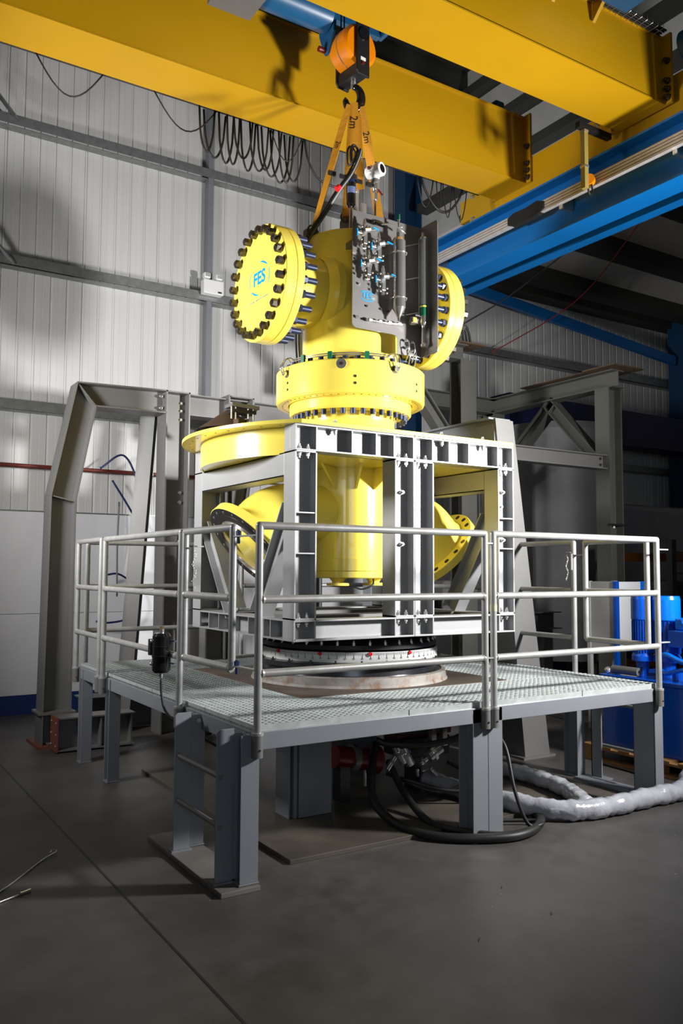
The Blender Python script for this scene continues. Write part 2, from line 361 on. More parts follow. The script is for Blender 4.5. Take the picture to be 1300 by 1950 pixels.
# travel motor on far girder end
t = thing('travel_motor', 'small black and blue travel motor above the far girder end', 'motor', (5.60, 6.0, 6.1))
MB().cyl((5.36, 6.05, 6.22), (5.56, 6.05, 6.22), 0.07, n=20).build('motor_body', BLKM, t)
MB().box(5.56, 5.68, 5.97, 6.13, 6.11, 6.32).build('gearbox', HOISTB, t, 0.02)
MB().box(5.60, 5.64, 5.962, 5.97, 6.16, 6.24).build('name_plate', CRANE, t)
# runway beam
t = thing('runway_beam', 'long blue crane runway beam running towards the back wall', 'beam', (5.8, 5, 4.75))
b = MB(); b.ibeam((5.80, -3, 5.01), (5.80, 9.6, 5.01), 0.52, 0.26, tf=0.02, tw=0.014); b.build('beam', RUNB, t)
MB().box(5.77, 5.83, -3, 9.5, 5.27, 5.30).build('crane_rail', PURL, t)
t = thing('conductor_rail', 'pale multi-bar conductor rail along the blue runway beam', 'rail', (5.66, 5, 5.1))
b = MB()
for k in range(4): b.box(5.60, 5.645, 0, 5.43, 4.965+k*0.027, 4.985+k*0.027)
b.build('conductor_bar', CUND, t)
b = MB()
for k in range(4): b.box(5.60, 5.645, 5.80, 9.5, 4.965+k*0.027, 4.985+k*0.027)
b.build('conductor_bar', CUND, t)
MB().prism([(5.38, 4.985), (5.46, 4.95), (5.78, 4.95), (5.85, 4.98), (5.85, 5.05), (5.78, 5.075), (5.60, 5.07), (5.46, 5.085), (5.38, 5.05)], (5.585, 0, 0), (0, 1, 0), (0, 0, 1), (0.065, 0, 0)).build('joint_cover', mat('matt_black_cover', (0.004, 0.004, 0.004), 0.8, var=0), t)
for y in (0.5, 2.2, 4.0, 5.2, 7.0, 8.6): MB().box(5.645, 5.79, y, y+0.04, 4.93, 5.06).build('support_clip', ZINC, t)
# collector arm
t = thing('collector_arm', 'galvanised collector arm hanging from the near girder by the conductor rail', 'crane arm', (5.4, 4.72, 4.85))
MB().bar((5.32, 4.72, 5.40), (5.72, 4.72, 5.40), 0.05, 0.05).build('cross_tube', BLKM, t)
MB().bar((5.40, 4.72, 5.40), (5.40, 4.72, 4.86), 0.045, 0.045, (1, 0, 0)).build('drop_tube', mat('faded_yellow_tube', (0.30, 0.23, 0.06), 0.5), t)
MB().bar((5.42, 4.73, 5.02), (5.58, 4.85, 5.04), 0.03, 0.03).build('arm', ZINC, t)
MB().cyl((5.50, 4.76, 4.99), (5.55, 4.79, 4.99), 0.045, n=16).build('collector_shoe', ORANGE, t)
MB().tube(smooth_path([(5.52, 4.76, 4.98), (5.54, 4.76, 4.88), (5.48, 4.74, 4.84), (5.44, 4.73, 4.92), (5.43, 4.73, 5.0)]), 0.008).build('lead', BLACK, t)
for z in (5.36, 5.05): MB().bar((5.375, 4.72, z), (5.425, 4.72, z), 0.055, 0.02).build('clamp', ZINC, t)
# hoist trolley on the girders
t = thing('hoist_trolley', 'dark blue hoist trolley sitting between the two girders', 'hoist', (3.0, 5.2, 6.05))
MB().box(2.26, 2.60, 5.02, 5.46, 5.77, 6.18).build('control_box', HOISTB, t, 0.02)
MB().box(2.26, 2.60, 5.02, 5.46, 5.74, 5.77).build('box_base', PRIM2, t)
MB().cyl((2.6, 5.36, 5.95), (3.22, 5.36, 5.95), 0.13, n=32).build('drum', HOISTB, t)
MB().cyl((2.66, 5.30, 6.25), (3.1, 5.30, 6.25), 0.10, n=24).build('motor', HOISTB, t)
MB().prism([(5.28, 5.80), (5.36, 5.66), (5.42, 5.66), (5.50, 5.85), (5.55, 6.4), (5.25, 6.4)], (3.23, 0, 0), (0, 1, 0), (0, 0, 1), (0.03, 0, 0)).build('side_plate', HOISTB, t, 0.01)
MB().box(3.9, 3.94, 4.75, 5.65, 6.15, 6.45).build('side_plate', HOISTB, t, 0.01)
MB().box(2.3, 3.9, 5.60, 5.66, 6.15, 6.40).build('cross_beam', HOISTB, t)
MB().box(2.3, 3.9, 4.72, 4.78, 6.15, 6.40).build('cross_beam', HOISTB, t)
MB().box(3.222, 3.23, 5.36, 5.42, 5.90, 5.97).build('warning_label', CRANE, t)
MB().cyl((3.17, 5.40, 5.69), (3.23, 5.40, 5.69), 0.022, n=12).build('limit_switch', RED, t)
for x in (2.35, 3.8):
    for y in (4.40, 5.98): MB().cyl((x, y-0.05, 6.20 if y > 5 else 6.10), (x, y+0.05, 6.20 if y > 5 else 6.10), 0.06, n=20).build('wheel', BLKM, t)

# second set of electrical boxes on the near girder's walkway side
t = thing('girder_control_box', 'blue electrical enclosure on the top edge of the near girder', 'electrical box', (4.9, 4.0, 6.0))
MB().box(4.46, 5.08, 3.80, 4.02, 5.88, 6.30).build('enclosure', HOISTB, t, 0.01)
for x in (4.42, 4.86): MB().prism([(0, 0), (0.14, 0), (0, -0.16)], (x, 4.15, 5.97), (0, -1, 0), (0, 0, 1), (0.03, 0, 0)).build('bracket', CRANE, t)
t = thing('cable_tray', 'wire mesh cable tray along the near girder top', 'cable tray', (4.9, 4.08, 5.96))
for k in range(22):
    x = 4.2+k*0.065; b = MB().tube([(x, 4.14, 6.0), (x, 4.14, 5.955), (x, 4.04, 5.955), (x, 4.04, 6.0)], 0.0025, n=4); b.build('cross_wire', ZINC, t)
b = MB()
for y in (4.055, 4.075, 4.1, 4.12): b.cyl((2, y, 5.965), (5.62, y, 5.965), 0.009, n=6)
b.build('cable', BLACK, t)
t = thing('travel_drive', 'blue geared travel drive at the near girder end', 'motor', (5.75, 3.9, 5.8))
MB().cyl((5.80, 3.74, 5.86), (5.80, 4.0, 5.86), 0.13, n=28).build('gearbox', HOISTB, t)
MB().cyl((5.80, 3.5, 5.86), (5.80, 3.74, 5.86), 0.09, n=24).build('motor', HOISTB, t)
tag(MB().tube(smooth_path([(5.02, 4.05, 6.30), (5.12, 4.03, 6.22), (5.14, 4.04, 6.08), (5.05, 4.08, 6.02), (4.98, 4.1, 6.0)]), 0.009).build('control_cable', BLACK), 'black control cable looping out of the blue enclosure on the near girder', 'cable')

# hook block
HX, HY = 3.43, 5.30
t = thing('hook_block', 'orange sheave hook block with black side plates above the slings', 'hook block', (HX, HY, 5.30))
ax = V((0.12, -0.993, 0))
bc = V((HX-0.01, HY, 5.70))
MB().lathe([(0, -0.11), (0.14, -0.11), (0.165, -0.09), (0.165, 0.09), (0.14, 0.11), (0, 0.11)], bc, ax, 40).build('sheave_cover', ORANGE, t)
MB().lathe([(0.166, -0.004), (0.168, 0), (0.166, 0.004)], bc, ax, 40).build('cover_seam', CHROME, t)
side = ax.cross(V((0, 0, 1)))
for s in (-1, 1):
    o = bc+ax*(0.115*s)
    poly = [(-0.065, 0.165), (0.065, 0.165), (0.065, -0.23), (0.045, -0.26), (-0.065, -0.26)]
    MB().prism(poly, o, side, (0, 0, 1), ax*(0.02*s)).build('side_plate', BLKM, t, 0.008)
    MB().cyl(o+ax*(0.02*s)+V((0, 0, 0.07)), o+ax*(0.032*s)+V((0, 0, 0.07)), 0.05, n=24).build('shaft_cap', BLKGL, t)
MB().bar(bc+V((0, 0, -0.205))-ax*0.115, bc+V((0, 0, -0.205))+ax*0.115, 0.10, 0.09).build('crosshead', BLKM, t)
MB().bar(bc-side*0.02+ax*0.137+V((0, 0, -0.13)), bc+side*0.03+ax*0.137+V((0, 0, -0.13)), 0.004, 0.025, (0, 0, 1)).build('label_plate', WHITE, t)
MB().bar(bc-side*0.005+ax*0.139+V((0, 0, -0.165)), bc+side*0.02+ax*0.139+V((0, 0, -0.165)), 0.008, 0.02, (0, 0, 1)).build('lock_tab', RED, t)
hk = V((HX, HY, 5.485))
MB().cyl(hk+V((0, 0, 0.03)), hk+V((0, 0, -0.08)), 0.022, n=16).build('hook_shank', ZINC, t)
pts = []; rr = []
hs = V((0.846, -0.533, 0))
for k in range(19):
    a = math.radians(95-k*15.5); pts.append(hk+V((0, 0, -0.17))+hs*(math.cos(a)*0.062)+V((0, 0, math.sin(a)*0.095))); rr.append(0.022+0.016*math.sin(PI*k/18))
rr[-1] = 0.008; MB().tube(pts, rr, n=12).build('hook', BLKGL, t)
for s in (-1, 1):
    for dx in (-0.1, 0.1):
        MB().cyl(bc+side*dx+V((0, 0, 0.1))+ax*0.02*s, bc+side*dx*1.0+V((0, 0, 0.55))+ax*0.02*s, 0.006, n=6).build('wire_rope', BLKM, t)

# festoon cables under the far girder
def loop(xs, y, ztop, zbot, x0, x1, r, lab, grp='festoon cable loops under the far girder'):
    pts = []
    for k in range(15):
        u = k/14; pts.append((x0+(x1-x0)*u+0.02*math.sin(7*u), y, ztop-(ztop-zbot)*math.sin(PI*u)**0.55))
    return tag(MB().tube(pts, r, n=6).build('festoon_cable', BLACK), lab, 'cable', grp)
FY = 6.27
b = MB().box(-5, 5.6, 6.25, 6.29, 5.455, 5.50).build('festoon_track', PURL, gA)
for x in (-2, 0.5, 2.0, 3.5, 5.0): MB().box(x, x+0.05, 6.18, 6.29, 5.50, 5.56).build('track_bracket', CRANE, gA)
def cat(x0, x1, zt, zb, y=FY, r=0.007, e=1.0):
    return [(x0+(x1-x0)*k/12, y, zt-(zt-zb)*(math.sin(PI*k/12)**e)) for k in range(13)]
tag(MB().tube(cat(1.237, 1.745, 5.46, 5.20), 0.006, n=6).build('festoon_cable', BLACK), 'single shallow cable loop furthest left under the far girder', 'cable')
tag(MB().tube(cat(2.15, 2.70, 5.46, 5.20), 0.006, n=6).build('festoon_cable', BLACK), 'single shallow cable loop beside the bunched black loops', 'cable')
random.seed(3)
ORD = ['first', 'second', 'third', 'fourth', 'fifth', 'sixth', 'seventh', 'eighth', 'ninth', 'tenth', 'eleventh', 'twelfth']
xs = [2.54, 2.60, 2.72, 2.78, 2.84, 2.93, 3.00, 3.08, 3.13, 3.22, 3.28, 3.36]
for i, x in enumerate(xs):
    w_ = random.uniform(0.12, 0.2); zb = random.uniform(5.03, 5.12)-i*0.004
    tag(MB().tube(cat(x, x+w_, 5.46, zb, FY+random.uniform(-0.03, 0.05), 0.009, 0.45), 0.009, n=6).build('festoon_cable', BLACK),
        ORD[i]+' loop from the left in the tight bunch of black cables under the far girder', 'cable', 'bunched festoon loops under the far girder')
tag(MB().tube(cat(3.2, 3.52, 5.46, 5.2), 0.005, n=6).build('festoon_cable', BLACK), 'thin short cable loop in front of the right end of the bunch', 'cable')
tag(MB().tube(smooth_path([(3.54, FY, 5.46), (3.58, FY, 5.28), (3.66, FY, 5.15), (3.80, FY, 5.10), (4.0, FY, 5.14), (4.3, FY, 5.46)]), 0.011, n=6).build('festoon_cable', BLACK), 'thick cable drooping behind the yellow slings', 'cable')
for i, (a, bb, zt, zb, r, l) in enumerate(((4.80, 5.0, 5.46, 5.16, 0.007, 'thin left loop of the cables beside the blue column'), (4.84, 5.38, 5.46, 5.16, 0.013, 'thick wide drooping cable beside the blue column'), (5.04, 5.10, 5.46, 5.18, 0.006, 'narrow hanging loop inside the thick drooping cable'), (5.12, 5.24, 5.46, 5.12, 0.006, 'thin loop right of centre in the thick drooping cable'), (5.26, 5.43, 5.46, 5.13, 0.006, 'rightmost thin cable loop under the far girder'))):
    tag(MB().tube(cat(a, bb, zt, zb, 6.27, r, 0.8), r, n=6).build('festoon_cable', BLACK), l, 'cable')

# ================================================================ PLATFORM
DZ = 0.815
GM = {}
def grating_mesh(w_, d_):
    key = (round(w_, 3), round(d_, 3))
    if key in GM: return GM[key]
    b = MB(); nx = max(2, round(w_/0.041)); ny = max(2, round(d_/0.041))
    for i in range(nx+1):
        x = w_*i/nx; b.box(x-0.0018, x+0.0018, 0, d_, -0.022, -0.0015)
    for j in range(ny+1):
        y = d_*j/ny; b.box(0, w_, y-0.0018, y+0.0018, -0.032, 0)
    for y in (0, d_): b.box(0, w_, y-0.0025, y+0.0025, -0.034, 0.001)
    GM[key] = b.mesh('grating_panel', GALV); return GM[key]
pf = thing('work_platform', 'blue-grey steel work platform with open grating deck around the turntable', 'platform', (3.5, 5.5, 0))
def gpanel(x0, x1, y0, y1):
    inst('grating_panel', grating_mesh(x1-x0-0.008, y1-y0-0.008), Matrix.Translation((x0+0.004, y0+0.004, DZ)), pf)
for a, b_ in ((1.96, 2.95), (2.95, 3.53), (3.53, 4.40), (4.40, 5.19)): gpanel(a, b_, 3.935, 4.60)
for a, b_ in ((1.96, 2.62),): 
    for c_, d_ in ((4.60, 5.50), (5.50, 6.40), (6.40, 7.28)): gpanel(a, b_, c_, d_)
for c_, d_ in ((4.60, 5.50), (5.50, 6.40), (6.40, 7.28)): gpanel(4.36, 5.19, c_, d_)
gpanel(2.62, 4.36, 6.40, 7.28)
def beamp(x0, x1, y0, y1, z0=0.69, z1=0.782): MB().box(x0, x1, y0, y1, z0, z1).build('edge_beam', PLAT, pf, 0.003)
beamp(1.95, 3.545, 3.925, 3.975); beamp(3.555, 5.195, 3.925, 3.975)
beamp(1.95, 2.0, 3.98, 4.90); beamp(1.95, 2.0, 4.92, 6.46); beamp(1.95, 2.0, 6.49, 7.24)
beamp(5.145, 5.195, 3.98, 4.70); beamp(5.145, 5.195, 4.72, 7.24); beamp(1.95, 5.195, 7.25, 7.30)
for y in (4.6, 5.5, 6.4): MB().box(2.0, 2.62, y-0.03, y+0.03, 0.70, 0.778).build('cross_beam', PLAT, pf); MB().box(4.36, 5.14, y-0.03, y+0.03, 0.70, 0.778).build('cross_beam', PLAT, pf)
MB().box(2.0, 5.14, 4.57, 4.60, 0.70, 0.778).build('cross_beam', PLAT, pf)
def leg(x0, x1, y0, y1, z0=0.012):
    """H leg, flanges facing the front and back"""
    b = MB(); b.box(x0, x1, y0, y0+0.008, z0, 0.775); b.box(x0, x1, y1-0.008, y1, z0, 0.775); xm = (x0+x1)/2
    b.box(xm-0.004, xm+0.004, y0+0.008, y1-0.008, z0, 0.775); b.box(x0-0.005, x1+0.005, y0-0.004, y1+0.004, z0-0.012 if z0 < 0.03 else z0-0.008, z0)
    b.build('leg', PLAT, pf, 0.002)
leg(1.872, 1.975, 3.915, 4.015, 0.036); leg(3.425, 3.545, 3.925, 4.06); leg(3.549, 3.665, 3.925, 4.06)
leg(1.94, 2.03, 6.38, 6.48); leg(1.94, 2.03, 7.14, 7.24); leg(1.885, 1.975, 4.62, 4.72, 0.036)
leg(5.145, 5.23, 4.66, 4.80); leg(5.145, 5.23, 7.1, 7.24)
b = MB(); b.box(5.125, 5.22, 3.925, 3.933, 0.012, 0.775); b.box(5.125, 5.133, 3.925, 4.11, 0.012, 0.775); b.box(5.125, 5.22, 4.102, 4.11, 0.012, 0.775); b.box(5.11, 5.235, 3.91, 4.12, 0, 0.012); b.build('leg', PLAT, pf, 0.002)
# central support column under the turntable
t = thing('support_column', 'dark blue-grey box column under the middle of the platform', 'column', (2.81, 4.9, 0))
MB().box(2.70, 2.945, 4.78, 5.0, 0.026, 0.79).build('column', PLAT, t, 0.003)
b = MB().box(2.665, 2.69, 4.79, 4.99, 0.026, 0.79); b.build('side_plate', PLAT, t)
MB().box(2.635, 2.645, 4.80, 4.98, 0.026, 0.79).build('side_plate', PLAT, t)
t = thing('support_column', 'pale grey support column at the back right under the platform', 'column', (3.9, 6.2, 0))
MB().box(3.8, 4.15, 6.0, 6.25, 0.026, 0.79).build('column', PLAT, t, 0.003)
# floor plates
tag(MB().box(2.28, 4.95, 4.13, 6.6, 0.0, 0.025).build('floor_plate', mat('dirty_steel_floor_plate', (0.075, 0.065, 0.052), 0.45, var=0.3, vscale=2.5, bump=0.05), None, 0.002), 'large flat dirty steel plate on the floor under the platform', 'steel plate')
tag(MB().box(1.758, 1.975, 3.885, 4.95, 0.0, 0.026).build('base_plate', mat('brown_grey_base_plate', (0.17, 0.155, 0.145), 0.5, var=0.2), None, 0.003), 'long narrow steel plate under the ladder and front left leg', 'steel plate')
tag(MB().box(5.09, 5.24, 4.13, 4.65, 0.0, 0.02).build('base_plate', PLAT, None, 0.002), 'narrow steel floor plate between the right-hand platform legs', 'steel plate')
# ladder on the left
t = thing('access_ladder', 'short two-rung steel ladder welded up at the platform front left corner', 'ladder', (1.82, 4.3, 0.026))
for y in (4.0, 4.58):
    b = MB(); b.prism([(1.775, 0.036), (1.872, 0.036), (1.872, 0.80), (1.79, 0.80), (1.775, 0.785)], (0, y, 0), (1, 0, 0), (0, 0, 1), (0, 0.008, 0))
    b.box(1.864, 1.872, y+0.008, y+0.05, 0.036, 0.79)
    b.build('stringer', PLAT, t, 0.002); MB().box(1.765, 1.885, y-0.01, y+0.055, 0.026, 0.036).build('foot_plate', PLAT, t)
for z in (0.56, 0.31): MB().cyl((1.80, 3.998, z), (1.80, 4.60, z), 0.014, n=12).build('rung', PRIM2, t)
inst('bolt', bolt_mesh('bolt', 0.011, 0.012, 0, 0, ZINC), frame((1.93, 4.612, 0.74), (0, -1, 0)), t)
t = thing('access_ladder', 'steel ladder frame under the right-hand end of the platform', 'ladder', (5.3, 4.4, 0))
b = MB(); b.box(5.235, 5.245, 4.50, 4.60, 0.01, 0.78); b.box(5.235, 5.30, 4.592, 4.60, 0.01, 0.78); b.build('stringer', PLAT, t); MB().box(5.22, 5.34, 4.48, 4.62, 0, 0.01).build('foot_plate', PLAT, t)
MB().box(5.235, 5.245, 4.10, 4.112, 0.01, 0.78).build('stringer', PLAT, t)
for z in (0.6, 0.27): MB().cyl((5.26, 4.10, z), (5.26, 4.6, z), 0.013, n=10).build('rung', PRIM2, t)

# guard rails
RR = 0.021; Z1, Z2, Z3 = 1.85, 1.465, 1.085
GR = 'galvanised guard rail sections around the platform'
def rail(name, lab, p0, p1, foot=True, base=(0, 0), ends=(True, True), gate=False, cat='guard rail'):
    """a rail section from p0 to p1 (x,y): two posts, three tubes, sockets"""
    p0, p1 = V((*p0, 0)), V((*p1, 0)); d = (p1-p0).normalized(); c = (p0+p1)/2
    t = thing(name, lab, cat, (c.x, c.y, DZ), GR if not gate else None)
    zl = 0.74 if foot else Z3-0.0
    tops = [p0+V((0, 0, zl)), p0+V((0, 0, Z1-0.035)), p0+V((0, 0, Z1-0.01))+d*0.01, p0+V((0, 0, Z1))+d*0.035]
    for k, (a, s) in enumerate(((p0, 1), (p1, -1))):
        if not ends[k]: continue
        MB().cyl(a+V((0, 0, zl)), a+V((0, 0, Z1)), RR, n=16).build('post', RAILM, t)
        if foot:
            so = MB().cyl(a+V((0, 0, 0.66)), a+V((0, 0, 0.775)), RR+0.009, n=18).build('socket', PRIM2, t)
            MB().cyl(a+V((0, 0, 0.772)), a+V((0, 0, 0.785)), RR+0.011, n=18).build('collar', RAILM, t)
            MB().cyl(a+V((0, 0, 0.70))-V((0, RR+0.012, 0)), a+V((0, 0, 0.70))-V((0, RR-0.002, 0)), 0.006, n=8).build('grub_screw', NUT, t)
    MB().cyl(p0+V((0, 0, Z1)), p1+V((0, 0, Z1)), RR, n=16).build('top_rail', RAILM, t)
    MB().cyl(p0+V((0, 0, Z2)), p1+V((0, 0, Z2)), RR, n=16).build('middle_rail', RAILM, t)
    MB().cyl(p0+V((0, 0, Z3)), p1+V((0, 0, Z3)), RR, n=16).build('lower_rail', RAILM, t)
    b = MB()
    for a in ([p0] if ends[0] else [])+([p1] if ends[1] else []):
        for z in (Z1,): b.ball(a+V((0, 0, z)), RR, 14)
        for z in (Z2, Z3): b.cyl(a+(d if a is p0 else -d)*(RR-0.004)+V((0, 0, z)), a+(d if a is p0 else -d)*(RR+0.008)+V((0, 0, z)), RR+0.004, RR+0.001, n=16)
    b.build('weld', RAILM, t)
    return t
YF = 3.90
rail('guard_rail', 'long front guard rail section between the front left corner and the middle legs', (1.955, YF), (3.505, YF))
rail('guard_rail', 'front guard rail section at the right, with taped left post', (3.575, YF), (5.155, YF))
rail('guard_rail', 'left side guard rail section carrying the black cylinder', (1.92, 4.90), (1.92, 6.50))
rail('guard_rail', 'short far left guard rail section by the bent steel frame', (1.92, 6.60), (1.92, 7.28))
rail('guard_rail', 'back guard rail section behind the far left corner of the deck', (2.02, 7.36), (3.4, 7.36))
rail('guard_rail', 'back guard rail section behind the steel test frame', (3.5, 7.36), (5.1, 7.36))
rail('guard_rail', 'right side guard rail running back beside the tapered grey column', (5.22, 4.74), (5.22, 7.2))
# taped post band
o = bpy.data.objects['guard_rail.001']
MB().cyl((3.575, YF, 1.37), (3.575, YF, 1.41), RR+0.0012, n=16).build('tape_band', mat('pale_tape', (0.45, 0.45, 0.30), 0.5), o)
for z in (Z1-0.06, Z3+0.0): MB().bar((3.51, YF, z), (3.575, YF, z), 0.03, 0.008).build('link_plate', PRIM, o)
for z in (1.78, 1.11): MB().bar((5.155, YF, z), (5.27, YF, z), 0.03, 0.008).build('link_plate', PRIM, o)
# left swing gate
g = rail('swing_gate', 'left side swing gate above the ladder, hinged at the front corner', (1.93, 4.17), (1.93, 4.86), foot=False, gate=True, cat='gate')
for z in (1.80, 1.10):
    b = MB().bar((1.935, 4.17, z), (1.955, 3.92, z), 0.03, 0.008); b.build('hinge_plate', PRIM, g)
    MB().cyl((1.94, 4.125, z-0.04), (1.94, 4.125, z+0.035), 0.009, n=10).build('hinge_pin', BLUH, g); MB().hexn((1.94, 4.125, z+0.005), (1.94, 4.125, z+0.03), 0.016).build('hinge_nut', BLUH, g)
g = rail('swing_gate', 'small swing gate on the right side of the platform above the pump set', (5.20, 4.02), (5.20, 4.60), foot=False, gate=True, cat='gate')
MB().bar((5.20, 4.60, 1.75), (5.22, 4.74, 1.75), 0.03, 0.008).build('latch_plate', PRIM, g)
def chain(lab, x, y, z, n, parent_pin=True):
    t = thing('retaining_pin', lab, 'pin', (x, y, z))
    MB().bar((x-0.03, y-0.02, z), (x+0.03, y+0.02, z), 0.03, 0.008).build('lug', ZINC, t)
    if parent_pin: MB().cyl((x, y-0.03, z-0.01), (x, y-0.03, z-0.14), 0.008, n=10).build('pin', ZINC, t)
    for k in range(n):
        c = V((x-0.03+0.01*math.sin(k), y-0.01, z-0.03-k*0.017)); d = V((0.004, 0, 0)) if k % 2 else V((0, 0.004, 0))
        MB().tube([c+d*math.cos(a)+V((0, 0, 0.010*math.sin(a))) for a in [i*PI/4 for i in range(8)]], 0.0014, n=4, closed=True).build('chain_link', ZINC, t)
chain('locking pin on a small chain by the right-hand gate', 5.14, 4.72, 1.77, 12)
chain('small dark chain hanging behind the left-hand gate post', 1.99, 4.80, 1.76, 14, False)

# black cylinder clipped on the left rail
t = thing('oil_reservoir', 'shiny black cylinder with brass cap strapped to the left guard rail', 'cylinder', (1.86, 5.05, 0.96))
cx_, cy_ = 1.862, 5.06
MB().lathe([(0.0, 0.975), (0.045, 0.975), (0.058, 0.99), (0.058, 1.07), (0.061, 1.073), (0.061, 1.079), (0.058, 1.082), (0.058, 1.13), (0.061, 1.133), (0.061, 1.139), (0.058, 1.142), (0.058, 1.20), (0.045, 1.22), (0, 1.225)], (cx_, cy_, 0), n=32).build('body', BLKGL, t)
MB().cyl((cx_, cy_, 1.22), (cx_, cy_, 1.245), 0.014, n=10).build('cap', POL, t); MB().hexn((cx_, cy_, 1.245), (cx_, cy_, 1.262), 0.011).build('cap_nut', mat('brass', (0.45, 0.30, 0.14), 0.3, metal=1), t)
MB().cyl((cx_, cy_, 0.975), (cx_, cy_, 0.94), 0.013, 0.009, n=10).build('bottom_fitting', CHROME, t)
for z in (1.03, 1.17):
    MB().bar((cx_+0.05, cy_+0.03, z), (1.93, 5.0, z), 0.02, 0.006).build('strap', BLUH, t)
    MB().ball((cx_-0.058, cy_+0.02, z), 0.012, 8).build('strap_screw', ZINC, t)
MB().box(cx_-0.06, cx_-0.03, cy_+0.04, cy_+0.08, 1.08, 1.18).build('bracket', BLKM, t)
tag(MB().tube(smooth_path([(cx_, cy_, 0.94), (cx_, cy_-0.01, 0.85), (cx_+0.01, cy_-0.05, 0.75), (cx_+0.06, cy_-0.12, 0.68), (2.02, 4.90, 0.62), (2.2, 4.9, 0.5)]), 0.008, n=8).build('hose', BLACK), 'thin black hose dropping from the black cylinder past the ladder post', 'hose')

# ================================================================ TURNTABLE
CX, CY = 3.485, 5.41
t = thing('turntable', 'round turntable with white graduated scale ring and rusty white skirt', 'turntable', (CX, CY, 0.8))
TT = t
MB().box(2.63, 4.35, 4.61, 6.39, 0.78, DZ+0.004).build('cover_plate', BROWN, t)
MB().lathe([(0.745, DZ+0.004), (0.735, 0.835), (0.728, 0.885), (0.70, 0.892)], (CX, CY, 0), n=96).build('skirt_ring', RUSTY, t)
MB().lathe([(0.70, 0.888), (0.66, 0.892), (0.655, 0.94), (0.70, 0.945), (0.70, 0.978), (0.66, 0.985)], (CX, CY, 0), n=96).build('lower_drum', mat('dark_machined_steel', (0.10, 0.10, 0.11), 0.25, metal=0.8, var=0.3, vscale=5), t)
MB().lathe([(0.655, 0.985), (0.668, 0.985), (0.668, 1.055), (0.655, 1.056)], (CX, CY, 0), n=96).build('scale_ring', SCALE, t)
b = MB(); nt_ = 360
for k in range(nt_):
    a = 2*PI*k/nt_; u = V((math.cos(a), math.sin(a), 0)); h = 0.036 if k % 5 == 0 else 0.018
    if u.dot(V((-0.54, -0.84, 0))) < -0.1: continue
    v_ = V((-u.y, u.x, 0)); p = V((CX, CY, 0))+u*0.6692; wv = 0.0014 if k % 5 else 0.0017
    b.add([p-v_*wv+V((0, 0, 1.053-h)), p+v_*wv+V((0, 0, 1.053-h)), p+v_*wv+V((0, 0, 1.053)), p-v_*wv+V((0, 0, 1.053))], [(0, 1, 2, 3)])
b.build('scale_graduation', INK, t, kind='stuff')
for k in range(36):
    a = math.radians(-175+k*5); u = V((math.cos(a), math.sin(a), 0))
    if u.dot(V((-0.54, -0.84, 0))) < 0.1: continue
    text('scale_numeral', str(5*k), INK, V((CX, CY, 1.012))+u*0.6695, (-u.y, u.x, 0), (0, 0, 1), 0.016, t, 0.0002)
for px in (527, 609, 703, 779):
    A = math.asin(max(-1, min(1, ((px-664)/1588*5.85)/0.67))); u = V((-0.54, -0.842, 0)); r_ = V((0.842, -0.54, 0)); n_ = u*math.cos(A)+r_*math.sin(A)
    MB().hexn(V((CX, CY, 1.045))+n_*0.668, V((CX, CY, 1.045))+n_*0.678, 0.014).build('pointer', REDM, t)
MB().lathe([(0.60, 1.056), (0.66, 1.07), (0.66, 1.10), (0.60, 1.165)], (CX, CY, 0), n=96).build('bearing_ring', BLKM, t)
bm = bolt_mesh('clamp_bolt', 0.013, 0.022, 0.012, 0.007, ZINC)
for k in range(36):
    a = 2*PI*k/36; u = V((math.cos(a), math.sin(a), 0))
    inst('clamp_bolt', bm, frame(V((CX, CY, 1.10))+u*0.645, (0, 0, 1)), t)
bmd = bolt_mesh('clamp_bolt', 0.013, 0.022, 0.012, 0.007, NUT)
for k in range(24):
    a = 2*PI*(k+0.3)/24; u = V((math.cos(a), math.sin(a), 0))
    inst('clamp_bolt', bmd, frame(V((CX, CY, 0.965))+u*0.685, (0, 0, 1)), t)

# ================================================================ TEST FRAME
FX0, FX1, FY0, FY1 = 2.55, 4.43, 4.60, 6.25
t = thing('test_frame', 'square bolted frame of pale grey steel beams around the yellow swivel', 'steel frame', (CX, CY, 1.165)); TF = t
HB = 0.165; HD = 0.15
def vcol(x0, x1, y0, y1, z0, z1):
    """H column, flanges facing left/right, open channel to the front"""
    b = MB(); b.box(x0, x0+0.011, y0, y1, z0, z1); b.box(x1-0.011, x1, y0, y1, z0, z1); ym = (y0+y1)/2; b.box(x0+0.011, x1-0.011, ym-0.004, ym+0.004, z0, z1)
    b.box(x0, x1, y0, y1, z0, z0+0.012); b.box(x0, x1, y0, y1, z1-0.012, z1); b.build('column', PRIM, t, 0.0015)
def plate_h(x0, x1, y0, y1, z, n='stiffener'): MB().box(x0, x1, y0, y1, z, z+0.008).build(n, PRIM, t)
ZA, ZC, ZD, ZE = 1.168, 1.302, 2.383, 2.551
cols = [(2.55, 2.712), (3.33, 3.497), (3.50, 3.667), (4.272, 4.43)]
for x0, x1 in cols:
    vcol(x0, x1, FY0, FY0+HD, ZC, ZD)
for x0, x1 in (cols[0], cols[3]): vcol(x0, x1, FY1-HD, FY1, ZC, ZD)
